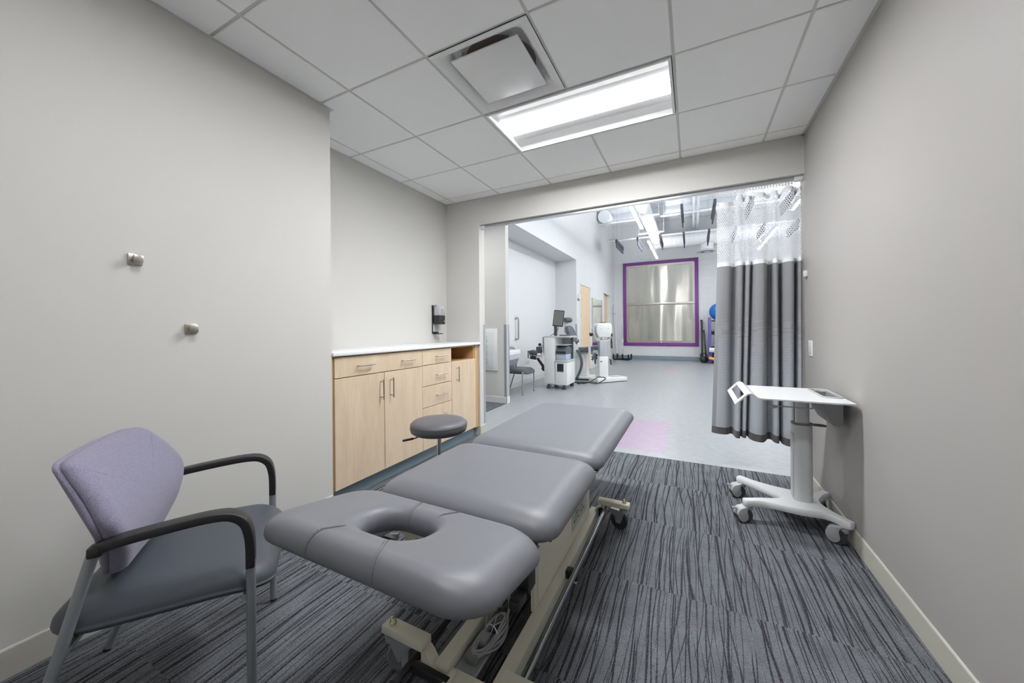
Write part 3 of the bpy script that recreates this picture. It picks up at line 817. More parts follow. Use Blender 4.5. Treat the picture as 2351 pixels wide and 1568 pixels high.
# corner guards
def guard(label, x, y, sx, sy, z0=.112, z1=1.27):
    """two wings from the corner (x, y): one runs along sx, the other along sy"""
    t = thing('corner_guard', label, 'corner guard', (x, y, z0)); w_ = .038; k = .0025
    ex, ey = x - sx * k, y - sy * k
    obj('wing', box(B(), *sorted((ex, x + sx * w_)), *sorted((ey, y)), z0, z1), STEELG, t, smooth=False, world=True)
    obj('wing', box(B(), *sorted((ex, x)), *sorted((y, y + sy * w_)), z0, z1), STEELG, t, smooth=False, world=True)
guard('steel corner guard on the white jamb beside the maple cabinets', XL, YN, -1, -1)
guard('steel corner guard on the near edge of the partition end', -2.71, YP0, -1, 1, z1=1.29)
guard('steel corner guard on the far edge of the partition end', -2.71, YP1, -1, -1, z1=1.29)
guard('steel corner guard on the far end of the recess behind the headrest', XG, YR, -1, 1, z1=1.32)
# grab bar, outlet, alarm, switch
t = thing('grab_bar', 'upright stainless grab bar on the recess wall above the chair', 'grab bar', (-3.3, 6.77, 1.0))
obj('bar', tube(B(), catmull([(-3.298, 6.77, 1.0), (-3.26, 6.77, 1.0), (-3.235, 6.77, 1.025), (-3.235, 6.77, 1.2), (-3.235, 6.77, 1.415), (-3.26, 6.77, 1.44), (-3.298, 6.77, 1.44)], 4), .017, 12), NICKEL, t, world=True)
for z in (1.0, 1.44): obj('flange', lathe(B(), [(.04, 0), (.04, .006), (.024, .012), (.018, .016)], (-3.3, 6.77, z), 18, 'X'), NICKEL, t, world=True)
def wallplate(name, label, cat, x, y, z, w_, h_, extra=None):
    t = thing(name, label, cat, (x, y, z))
    obj('plate', box(B(), 0, .008, -w_ / 2, w_ / 2, -h_ / 2, h_ / 2), WHITEPL, t, bevel=.003)
    if extra == 'sockets':
        for s in (-1, 1): obj('socket', box(B(), .007, .0105, -.017, .017, s * .024 - .014, s * .024 + .014), PALEGREY, t, bevel=.002, seg=1)
    if extra == 'paddle': obj('paddle', box(B(), .007, .014, -.017, .017, -.034, .034), WHITEPL, t, bevel=.002, seg=1)
    return t
wallplate('wall_outlet', 'white wall outlet low on the recess wall right of the chair', 'outlet', -3.3, 7.41, .475, .08, .125, 'sockets')
wallplate('light_switch', 'white light switch plate between recess and nearer maple door', 'light switch', XG, 9.43, 1.45, .12, .24, 'paddle')
t = thing('wall_alarm', 'small white alarm with a dark sounder left of nearer maple door', 'alarm', (XG, 9.47, 2.03))
obj('body', box(B(), 0, .04, -.05, .055, -.06, .10), WHITEPL, t, bevel=.008)
obj('sounder', lathe(B(), [(.03, 0), (.03, .03), (.015, .035)], (0.01, -.1, -.055), 14, 'X'), GREYPL, t)
# purple frame with two wavy stainless sheets
t = thing('steel_panel', 'large wavy stainless panel in a broad purple frame on far wall', 'wall panel', (-1.02, YF, .5))
FX0, FX1, FZ0, FZ1, fw = -2.37, .218, .522, 3.685, .122
for q in ((FX0, FX0 + fw, FZ0, FZ1), (FX1 - fw, FX1, FZ0, FZ1), (FX0 + fw, FX1 - fw, FZ0, FZ0 + fw), (FX0 + fw, FX1 - fw, FZ1 - fw, FZ1)): obj('frame_board', box(B(), q[0], q[1], YF - .035, YF - .001, q[2], q[3]), PURPLE, t, bevel=.003, world=True)
def wavy(z0, z1):
    bm = B(); nx, nz = 90, 40; g = []
    for j in range(nz + 1):
        row = []
        for i in range(nx + 1):
            u, v = i / nx, j / nz; x = FX0 + fw + (FX1 - FX0 - 2 * fw) * u; z = z0 + (z1 - z0) * v; Z = z / 3.
            d = .010 * math.sin(2 * PI * (1.35 * u + .16 * math.sin(2.2 * Z) + .05)) + .005 * math.sin(2 * PI * (3.1 * u + .22 * math.sin(3.1 * Z + 1))) + .0025 * math.sin(2 * PI * (2.1 * Z + .8 * u)) + .0012 * math.sin(2 * PI * (7 * u + .3 * Z))
            row.append(bm.verts.new((x, YF - .022 + d, z)))
        g.append(row)
    for j in range(nz):
        for i in range(nx): bm.faces.new((g[j][i], g[j][i + 1], g[j + 1][i + 1], g[j + 1][i]))
    return bm
obj('steel_sheet', wavy(FZ0 + fw, 2.09), STEEL, t, world=True)
obj('steel_sheet', wavy(2.09, FZ1 - fw), STEEL, t, world=True)
obj('joint_strip', box(B(), FX0 + fw, FX1 - fw, YF - .045, YF - .028, 2.045, 2.125), NICKEL, t, bevel=.003, world=True)
for k, (a, b_) in enumerate((((FX0 + fw, FZ0 + fw), (FX1 - fw, FZ0 + fw)), ((FX1 - fw, FZ0 + fw), (FX1 - fw, FZ1 - fw)), ((FX1 - fw, FZ1 - fw), (FX0 + fw, FZ1 - fw)), ((FX0 + fw, FZ1 - fw), (FX0 + fw, FZ0 + fw)))):
    pts = []; random.seed(k); ic = lambda p: (p[0] + (.035 if p[0] < -1 else -.035), p[1] + (.035 if p[1] < 2 else -.035)); a, b_ = ic(a), ic(b_)
    for i in range(25):
        s = i / 24; pts.append((a[0] + (b_[0] - a[0]) * s, YF - .034 + random.uniform(-.004, .004), a[1] + (b_[1] - a[1]) * s))
    obj('edge_trim', ribbon(B(), pts, .07, .008, side=(1, 0, 0) if k % 2 else (0, 0, 1)), NICKEL, t, world=True)
# ------------------------------------------------------------------ overhead
def linear(x, y0, y1, label, grp=None):
    t = thing('linear_light', label, 'linear light', (x, (y0 + y1) / 2, 3.5), group=grp)
    obj('housing', box(B(), x - .032, x + .032, y0, y1, 3.508, 3.60), DUCTM, t, smooth=False, world=True)
    obj('lens', box(B(), x - .028, x + .028, y0 + .01, y1 - .01, 3.50, 3.509), GYMLENS, t, smooth=False, world=True)
    obj('uplight_lens', box(B(), x - .028, x + .028, y0 + .01, y1 - .01, 3.599, 3.604), GYMUP, t, smooth=False, world=True)
    for y in (y0 + .4, y1 - .4): obj('hanger_wire', cyl(B(), (x, y, 3.6), (x, y, 4.035 if x < 0 else ZG), .004, seg=6), STEELG, t, world=True)
for x, what in ((-1.02, 'left of the spiral duct'), (1.78, 'seen through the curtain net')):
    linear(x, 10.15, 12.87, 'white lit linear light %s, nearer the far wall' % what)
    linear(x, 6.0, 8.84, 'white lit linear light %s, nearer the opening' % what)
for x, a, b_, q in ((4.6, 10.15, 12.87, 'deep in the right half of the gym'), (4.6, 6.0, 8.84, 'in the right half of the gym'), (-1.02, 3.95, 5.6, 'just past the header, on the left'), (1.78, 3.95, 5.6, 'just past the header, behind the curtain'), (4.6, 3.95, 5.6, 'beside the near gym wall, far right')): linear(x, a, b_, 'white lit linear light outside the photograph, ' + q)
def spiral(pts, r, pitch=.1):
    bm = B(); P_ = [Vector(p) for p in pts]; L = sum((b_ - a).length for a, b_ in zip(P_, P_[1:])); n = max(4, int(L / pitch)); q = []; rr = []
    acc = [0]
    for a, b_ in zip(P_, P_[1:]): acc.append(acc[-1] + (b_ - a).length)
    def at_(s):
        for i in range(len(P_) - 1):
            if s <= acc[i + 1] + 1e-9: return P_[i].lerp(P_[i + 1], (s - acc[i]) / max(acc[i + 1] - acc[i], 1e-9))
        return P_[-1]
    for i in range(n):
        for f, e in ((.0, 1), (.72, 1), (.78, 1.022), (.94, 1.022)): q.append(at_(L * (i + f) / n)); rr.append(r * e)
    return tube(bm, q, rr, 24)
t = thing('spiral_duct', 'white spiral air duct running to far wall and turning right', 'air duct', (-1.06, 9, 4.2))
obj('main_run', spiral([(-1.06, 3.9, 4.2), (-1.06, 13.2, 4.2)], .16), DUCTM, t, world=True, angle=20)
obj('elbow', tube(B(), catmull([(-1.06, 13.1, 4.2), (-1.06, 13.23, 4.2), (-1.06, 13.355, 4.2)], 4), .17, 24), DUCTM, t, world=True)
for y in (8.2, 9.6, 11.4):
    h_ = obj('trapeze', box(B(), -1.06 - .36, -1.06 + .36, y - .02, y + .02, 4.0, 4.035), DUCTM, t, smooth=False, world=True)
    for s in (-1, 1): obj('rod', cyl(B(), (-1.06 + s * .34, y, 4.0), (-1.06 + s * .34, y, ZG), .006, seg=6), DUCTM, h_, world=True)
t = thing('cross_duct', 'wide white air duct with a round diffuser crossing before the far wall', 'air duct', (2.6, 13.62, 4.0))
obj('cross_run', spiral([(-1.3, 13.62, 4.2), (6.5, 13.62, 4.2)], .235, .14), DUCTM, t, world=True, angle=20)
obj('end_cap', lathe(B(), [(.245, -.01), (.245, .02), (.10, .024)], (-1.3, 13.62, 4.2), 24, 'X'), DUCTM, t, world=True)
for hx in (-.2, 2.2, 4.6): obj('hanger_rod', cyl(B(), (hx, 13.62, 4.42), (hx, 13.62, ZG + .06), .006, seg=6), DUCTM, t, world=True)
x, y = .47, 13.62                                               # a round diffuser hangs from the cross duct on a short neck
dn = obj('diffuser_neck', lathe(B(), [(.185, .06), (.185, .25), (.20, .27)], (x, y, 3.72), 24), DUCTM, t, world=True)
dc = obj('diffuser_cone', lathe(B(), [(.32, 0), (.315, .012), (.24, .05), (.185, .075)], (x, y, 3.72), 32), DUCTM, t, world=True)
obj('diffuser_ring', lathe(B(), [(.20, -.006), (.205, .0), (.13, .03), (.12, .028)], (x, y, 3.72), 28), GREYPL, dc, world=True)
obj('diffuser_ring', lathe(B(), [(.10, -.012), (.105, -.004), (.05, .02), (.04, .018)], (x, y, 3.72), 24), DUCTM, dc, world=True)
t = thing('duct_stub', 'short open white duct leaving the gym wall under the deck', 'air duct', (XG, 12.6, 4.7))
obj('duct', tube(B(), catmull([(XG + .004, 12.7, 4.90), (XG + .12, 12.5, 4.88), (XG + .22, 12.1, 4.83), (XG + .24, 11.6, 4.76)], 5), .19, 22, cap=False), DUCTM, t, world=True)
obj('end_cap', tube(B(), [(XG + .24, 11.65, 4.77), (XG + .24, 11.58, 4.757)], .196, 22), DUCTM, t, world=True)
t = thing('roof_joist', 'white steel roof joist running to the far wall above', 'roof joist', (.13, 9, 4.65))
for s in (-1, 1):
    obj('bottom_chord', box(B(), *sorted((.13 + s * .03, .13 + s * .09)), 3.9, 14.39, 4.62, 4.68), DECKM, t, smooth=False, world=True)
    obj('top_chord', box(B(), *sorted((.13 + s * .03, .13 + s * .09)), 3.9, 14.39, 5.02, 5.085), DECKM, t, smooth=False, world=True)
for k in range(13):
    y = 4.2 + k * .8
    obj('web', cyl(B(), (.13, y, 4.65), (.13, min(y + .4, 14.3), 5.04), .012, seg=6), DECKM, t, world=True)
    obj('web', cyl(B(), (.13, min(y + .4, 14.3), 5.04), (.13, min(y + .8, 14.35), 4.65), .012, seg=6), DECKM, t, world=True)
def pipe(y, z, label, x0=XG, x1=6.9, r=.03):
    t = thing('ceiling_pipe', label, 'pipe', (x0, y, z))
    obj('pipe', cyl(B(), (x0, y, z), (x1, y, z), r, seg=12), DUCTM, t, world=True)
    k = x0 + .9
    while k < x1: obj('clamp', tube(B(), [(k - .02, y, z), (k + .02, y, z)], r * 1.35, 12), DUCTM, t, world=True); k += 2.
pipe(13.05, 4.30, 'thin white pipe crossing before the far wall under the duct')
pipe(11.9, 4.62, 'thin white pipe crossing high under the deck', r=.035)
for (y, z) in ((12.6, 4.95), (9.7, 4.95), (6.7, 4.95)):
    tag(obj('roof_beam', box(B(), XG, 6.95, y - .06, y + .06, z - .07, ZG), DECKM, bevel=.004), {12.6: 'white roof beam crossing under the deck nearest the far wall', 9.7: 'white roof beam crossing under the deck mid gym', 6.7: 'white roof beam crossing under deck just beyond the opening'}[y], 'roof beam')
def baffle(x, y0, y1, label):
    t = thing('hanging_baffle', label, 'baffle', (x, (y0 + y1) / 2, 3.63), group='hanging baffles')
    obj('channel', box(B(), x - .025, x + .025, y0, y1, 3.78, 3.885), BAFFLEK, t, smooth=False, world=True)
    obj('felt_panel', box(B(), x - .012, x + .012, y0 + .02, y1 - .02, 3.655, 3.785), BAFFLE, t, smooth=False, world=True)
    for y in (y0 + .15, y1 - .15): obj('wire', cyl(B(), (x, y, 3.88), (x, y, ZG), .003, seg=5), STEELG, t, world=True)
fx = [-2.03, -1.42, -.81, -.19, .44, 1.06, 1.69, 2.38]
nm = ['farthest left beside the gym wall', 'left of the linear light', 'just right of the spiral duct', 'seen edge on above the purple frame', 'above the round duct diffuser', 'first one behind the curtain net', 'middle one behind the curtain net', 'rightmost one behind the curtain net']
for x, q in zip(fx, nm): baffle(x, 11.15, 12.36, 'dark hanging baffle of the far row, ' + q)
for x, q in zip((-.18, .45, 1.12, 1.78), ('seen edge on under the header', 'left of the curtain net', 'first behind the curtain hooks', 'second behind the curtain hooks')): baffle(x, 8.6, 9.82, 'dark hanging baffle of the near row, ' + q)
# ------------------------------------------------------------------ treatment table
tt = thing('treatment_table', 'grey three section treatment table on a cream frame with casters', 'treatment table', (-.755, 1.7, 0))
TX0, TX1 = -1.14, -.385
LIFT = .02
def W3(x, y, z): return V(x, y, z)
def flat(x, y, h): return V(x, y, h)
def midmap(x, y, h): return V(x, y, h + LIFT + (dome(x, y, 1.345, .33) if h > .56 else 0))
HZ = lambda y: max(0., min(1.2, (1.0 - y) / .36))
def headmap(x, y, h):                                         # the head section tilts up a little towards its free edge
    return V(x, y, h + LIFT + .063 * HZ(y))
prof = softprof(.085, .056, .532, .604, eb=.014)
dome = lambda x, y, cy, hl: .008 * (1 - ((x + .76) / .39) ** 2) * (1 - ((y - cy) / hl) ** 2)
def board(name, x0, x1, y0, y1, z0, z1, parent, fn=None):
    bm = box(B(), x0, x1, y0, y1, z0, z1)
    if fn:
        for v in bm.verts: v.co = fn(*v.co)
    return obj(name, bm, BLACK, parent, smooth=False, world=True)
cx = (TX0 + TX1) / 2; wd = TX1 - TX0
bm = B(); pad(bm, soft(cx, 1.345, wd, .635, .085), prof, midmap, 10); c = obj('seat_cushion', bm, LEATHER, tt, world=True, angle=180); board('cushion_board', TX0 + .03, TX1 - .03, 1.10, 1.60, .512, .534, c, midmap)
def footmap(x, y, h): return V(x, y, h + LIFT - .004 + (dome(x, y, 2.25, .6) if h > .56 else 0))
bm = B(); pad(bm, soft(cx, 2.25, wd, 1.14, .085), prof, footmap, 10); c = obj('foot_cushion', bm, LEATHER, tt, world=True, angle=180); board('cushion_board', TX0 + .03, TX1 - .03, 1.75, 2.75, .512, .534, c, footmap)
HE = .046
hole = rrect(-.785, .804, .21, .150, .062)
hprof = softprof(.048, .060, .529, .604, eb=.014)
holeprof = [(HE * (1 - math.sin(PI / 2 * k / 8)), .604 - HE + HE * math.cos(PI / 2 * k / 8)) for k in range(9)] + [(0, .543), (.014, .529)]
bm = B(); pad(bm, soft(-.781, .807, .792, .411, .10, 1.9, 1.), hprof, headmap, 7, hole=hole, holeprof=holeprof)
hc = obj('head_cushion', bm, LEATHER, tt, world=True, angle=180)
for q in ((TX0 + .06, -.94, .72, .96), (-.63, TX1 - .09, .72, .96)): board('cushion_board', *q, .512, .531, hc, headmap)
# stitched seams that run over the edge from the face hole
def seam(ax, ay, bx, by):
    s = 1 if by > ay else -1; e = HE; zc = .604 - HE; pts = []
    for k in range(8):                                        # up out of the hole
        a = PI / 2 * k / 7; pts.append((ax, ay + s * e * (1 - math.cos(a)), zc + e * math.sin(a)))
    for k in range(1, 5): pts.append((ax + (bx - ax) * k / 5, ay + s * e + (by - ay - 2 * s * e) * k / 5, .604))
    for k in range(8):                                        # over the outer edge
        a = PI / 2 * k / 7; pts.append((bx, by - s * .048 * (1 - math.sin(a)), .544 + .060 * math.cos(a)))
    m_ = len(pts) - 1; sm_ = lambda q: q * q * (3 - 2 * q)
    pts = [(ax + (bx - ax) * sm_(i / m_), p[1], p[2]) for i, p in enumerate(pts)]
    up = lambda p: headmap(*p) + V(0, 0, .0006)
    obj('seam', tube(B(), [up(p) for p in pts], .0019, 6), LEATHERD, hc, world=True)
    bm = B(); t2 = [up((p[0] - .008, p[1], p[2])) for p in pts]      # row of stitches beside it
    for a, b_ in zip(t2, t2[1:]):
        m = max(1, int((b_ - a).length / .006))
        for k in range(m): tube(bm, [a.lerp(b_, (k + .15) / m), a.lerp(b_, (k + .7) / m)], .0008, 4)
    st = obj('stitching', bm, LEATHERD, hc, world=True, smooth=False); st['kind'] = 'stuff'
seam(-.865, .729, -.915, .6015); seam(-.725, .729, -.672, .6015)
seam(-.815, .879, -.845, 1.0125); seam(-.725, .879, -.672, 1.0125)
# lifting column housing
def plate(name, x0, x1, y0, y1, z0, z1, mat=BEIGE, parent=tt, bev=.003): return obj(name, box(B(), x0, x1, y0, y1, z0, z1), mat, parent, bevel=bev, world=True)
sp = plate('side_panel', -.583, -.567, 1.31, 2.17, .100, .505)
obj('panel_insert', box(B(), -.568, -.5645, 1.345, 2.135, .112, .47), BEIGE, sp, bevel=.002, seg=1, world=True)
lp = obj('name_plate', box(B(), -.5655, -.5635, 1.80, 2.085, .165, .285), PLATE, sp, smooth=False, world=True)
text_obj('lettering', 'LIFETEC', .098, INKBLUE, sp, (-.5633 + .755, 1.935 - 1.7, .226), (PI / 2, 0, PI / 2), squeeze=.60, extrude=.0003)['kind'] = 'stuff'
plate('side_panel', -.80, -.784, 1.31, 2.17, .100, .505)
plate('end_panel', -.784, -.583, 1.318, 1.33, .20, .50)
plate('end_panel', -.784, -.583, 2.15, 2.165, .11, .50)
for x in (-.60, -.92): plate('top_rail', x - .022, x + .022, 1.06, 2.72, .462, .500)
for y in (1.1, 1.62, 1.72, 2.6): plate('top_crossbar', -1.04, -.46, y - .02, y + .02, .464, .499)
plate('support_post', -1.04, -.985, 1.10, 1.155, .20, .49)
obj('lift_arm', bar(B(), (-1.01, 1.13, .22), (-.70, 1.30, .12), .035, .05), BEIGE, tt, bevel=.003, world=True)
for x in (-.55, -.98): obj('head_arm', bar(B(), (x, 1.2, .485), (x, .76, .545), .025, .03), ZINC, tt, bevel=.002, world=True)
obj('head_crossbar', cyl(B(), (-.98, 1.03, .475), (-.55, 1.03, .475), .016, seg=14), BEIGE, tt, world=True)
obj('gas_strut', cyl(B(), (-1.02, 1.04, .40), (-1.16, 1.02, .42), .013, seg=14), BLACKMET, tt, world=True)
obj('hex_bolt', cyl(B(), (-1.08, 1.06, .40), (-1.05, 1.07, .40), .018, seg=6), ZINC, tt, world=True, angle=20)
# hand lever and end block at the right side under the head section
bm = B(); box(bm, -.545, -.495, 1.10, 1.165, .33, .405); box(bm, -.54, -.50, 1.03, 1.10, .315, .35); obj('hand_lever', bm, BLACK, tt, bevel=.010, world=True)
obj('lever_rod', cyl(B(), (-.545, 1.06, .40), (-.66, 1.05, .41), .012, seg=12), ZINC, tt, world=True)
obj('end_block', box(B(), -.60, -.555, 1.28, 1.33, .36, .45), BLACKMET, tt, bevel=.004, world=True)
# base frame
BX = -.675
for x in (-.7655, -.5535): plate('base_rail', x - .026, x + .026, .97, 2.26, .046, .10, bev=.006)
def base_end(y, s):
    prt = None
    dip = catmull([(-.165, .128, 0), (-.145, .118, 0), (-.12, .088, 0), (-.09, .078, 0), (0, .076, 0), (.09, .078, 0), (.12, .088, 0), (.145, .118, 0), (.165, .128, 0)], 4)
    poly = [(p.x, p.y) for p in dip] + [(.165, .05), (.12, .040), (-.12, .040), (-.165, .05)]
    prt = obj('base_crossbar', prism(B(), poly[::-1], lambda u, v, h: V(BX + u, h, v), y - .009, y + .009), BEIGE, tt, bevel=.003, seg=2, world=True)
    lip = [(BX + p.x, y, p.y) for p in dip]
    obj('folded_lip', ribbon(B(), [(a, y + s * .012, b_) for a, _, b_ in lip], .042, .006, side=(0, 1, 0)), BEIGE, prt, world=True, angle=60)
    for e in (-1, 1):
        obj('caster_arm', box(B(), *sorted((BX + e * .145, BX + e * .332)), y - .026, y + .026, .137, .166), BEIGE, prt, bevel=.005, world=True)
        bx_ = BX + e * .300
        obj('cap_nut', lathe(B(), [(.013, .165), (.013, .171), (.0105, .174), (.010, .183), (.006, .189), (.001, .191)], (bx_, y, 0), 16), BRASS, prt, world=True)
    return prt
base_end(.968, 1); base_end(2.245, -1)
def caster(x, y, ang, wheelmat, forkmat):
    """swivel caster under the bolt (x, y); ang = direction it trails"""
    r = .053; dx, dy = math.cos(ang), math.sin(ang); c_ = V(x + dx * .032, y + dy * .032, r); ax = V(-dy, dx, 0)
    bm = B(); lathe(bm, [(.026, .112), (.028, .118), (.028, .130), (.012, .132)], (x, y, 0), 18)
    for s in (-1, 1):
        a = c_ + ax * s * .019; poly = [(-.020, .020), (.030, -.020) if False else (-.014, -.012), (.014, -.012), (.036, .045), (.036, .064), (-.052, .064), (-.050, .045)]
        prism(bm, [(-u, v) for u, v in poly][::-1], lambda u, v, h: c_ + V(dx, dy, 0) * (u) + V(0, 0, v) + ax * (s * .019 + h), -.0015, .0015)
    box(bm, -.05, .038, -.022, .022, .062, .066, Matrix(((-dx, -dy, 0, c_.x), (-dy, dx, 0, c_.y), (0, 0, 1, c_.z), (0, 0, 0, 1))))
    f = obj('caster_fork', bm, forkmat, tt, world=True, angle=30)
    bm = B(); n_ = 26; pr = [(.010, -.015), (.034, -.013), (.036, -.009), (.043, -.012), (.051, -.012), (.053, -.007), (.053, .007), (.051, .012), (.043, .012), (.036, .009), (.034, .013), (.010, .015)]
    rings = []
    for rr, hh in pr: rings.append([bm.verts.new(c_ + ax * hh + (V(dx, dy, 0) * math.cos(2 * PI * k / n_) + V(0, 0, 1) * math.sin(2 * PI * k / n_)) * rr) for k in range(n_)])
    for a, b_ in zip(rings, rings[1:]):
        for k in range(n_): bm.faces.new((a[k], a[(k + 1) % n_], b_[(k + 1) % n_], b_[k]))
    bm.faces.new(rings[0]); bm.faces.new(rings[-1])
    obj('wheel', bm, wheelmat, f, world=True, angle=30)
    obj('axle', tube(B(), [c_ - ax * .026, c_ + ax * .026], .006, 8), ZINC, f, world=True)
    return f
GWH = M('wheel_grey_rubber', (126, 128, 132), .5, nscale=30, namt=.04)
f = caster(-.975, .968, math.radians(35), GWH, ZINC)
obj('brake_pedal', bar(B(), (-.93, .985, .085), (-.895, .94, .065), .02, .006), ZINC, f, world=True)
caster(-.375, 2.245, math.radians(165), DARKRUB, STEELG); caster(-.975, 2.245, math.radians(60), DARKRUB, STEELG); caster(-.375, .968, math.radians(200), GWH, ZINC)
# foot bars around the base, and the black end bars
fb = obj('foot_bar', cyl(B(), (-.482, .93, .118), (-.482, 2.33, .118), .0125, seg=16), BARCHROME, tt, world=True)
obj('bar_bracket', box(B(), -.53, -.475, 1.585, 1.625, .075, .112), BLACKMET, fb, bevel=.003, world=True)
obj('bracket_peg', cyl(B(), (-.53, 1.60, .068), (-.48, 1.60, .068), .011, seg=10), BEIGE, fb, world=True)
fb = obj('foot_bar', cyl(B(), (-.868, .87, .085), (-.868, 2.33, .085), .0125, seg=16), BLACKMET, tt, world=True)
obj('bar_cap', lathe(B(), [(.016, -.012), (.016, .012), (.006, .013)], (-.868, .87, .085), 14, 'Y'), BLACK, fb, world=True)
fb = obj('end_bar', box(B(), -.868, -.715, .932, .958, .064, .092), BLACKMET, tt, bevel=.003, world=True)
obj('pivot_peg', cyl(B(), (-.722, .93, .080), (-.722, .985, .080), .012, seg=12), BEIGE, tt, world=True)
for y in (2.255,): obj('slot_block', box(B(), -.525, -.49, y - .03, y - .012, .055, .115), BLACKMET, tt, bevel=.003, world=True)
# control plate between the rails with plugs, then the bundled mains lead
cp = obj('control_plate', box(B(), -.737, -.655, .99, 1.19, .055, .066), ALU, tt, bevel=.0015, seg=1, world=True)
for (x, y) in ((-.727, 1.155), (-.727, 1.03), (-.668, 1.01), (-.668, 1.16)): obj('screw', lathe(B(), [(.0045, 0), (.0045, .0015), (.001, .0018)], (x, y, .066), 10), ZINC, cp, world=True)
for (x, y) in ((-.725, 1.075), (-.722, 1.115)): obj('fuse_cap', lathe(B(), [(.008, 0), (.008, .003), (.002, .0034)], (x, y, .066), 12), PALEGREY, cp, world=True)
obj('inlet_plug', box(B(), -.718, -.672, 1.045, 1.085, .066, .096), GREYPL, cp, bevel=.006, world=True)
obj('mains_plug', box(B(), -.708, -.668, 1.105, 1.15, .066, .108), CABLE, cp, bevel=.007, world=True)
pts = []; n = 0
ctr, ud, sd = V(-.672, 1.150, .098), V(.03, .20, .01).normalized(), V(1, -.15, 0).normalized()
for k in range(6):
    for j in range(14):
        a = 2 * PI * (j / 14); l = .098 - .004 * abs(k - 2.5); w_ = .040 - .0035 * (k % 3) - .002 * k
        pts.append(ctr + ud * (l * math.cos(a)) + sd * (w_ * math.sin(a)) + V(0, 0, .009 * (k - 2.5) * (.6 + .4 * math.cos(a)) + .006 * math.sin(3 * a + k)))
start = pts[0]
tail = [V(-.69, 1.14, .10), V(-.715, 1.20, .115), V(-.71, 1.27, .15), V(-.668, 1.285, .14), V(-.648, 1.24, .115)]
lead = [V(-.64, 1.22, .13), V(-.625, 1.21, .20), V(-.61, 1.16, .30), V(-.60, 1.10, .40)]
path = catmull(tail + [V(-.65, 1.215, .118)] + pts + lead, 4)
co = obj('mains_lead', tube(B(), path, .0042, 8), CABLE, tt, world=True)
mid = ctr + V(.002, 0, .004)
bm = B(); tube(bm, [mid + sd * (.026 * math.cos(a)) + V(0, 0, .034 * math.sin(a)) for a in [2 * PI * k / 16 for k in range(16)]], .0012, 5, closed=True)
for d_ in ((.03, .03, .035), (.04, -.02, .03), (.015, -.035, .03), (.0, .04, .036)): tube(bm, [mid + V(.01, 0, .034), mid + V(*d_)], .0010, 5)
obj('cord_tie', bm, STRING, co, world=True)
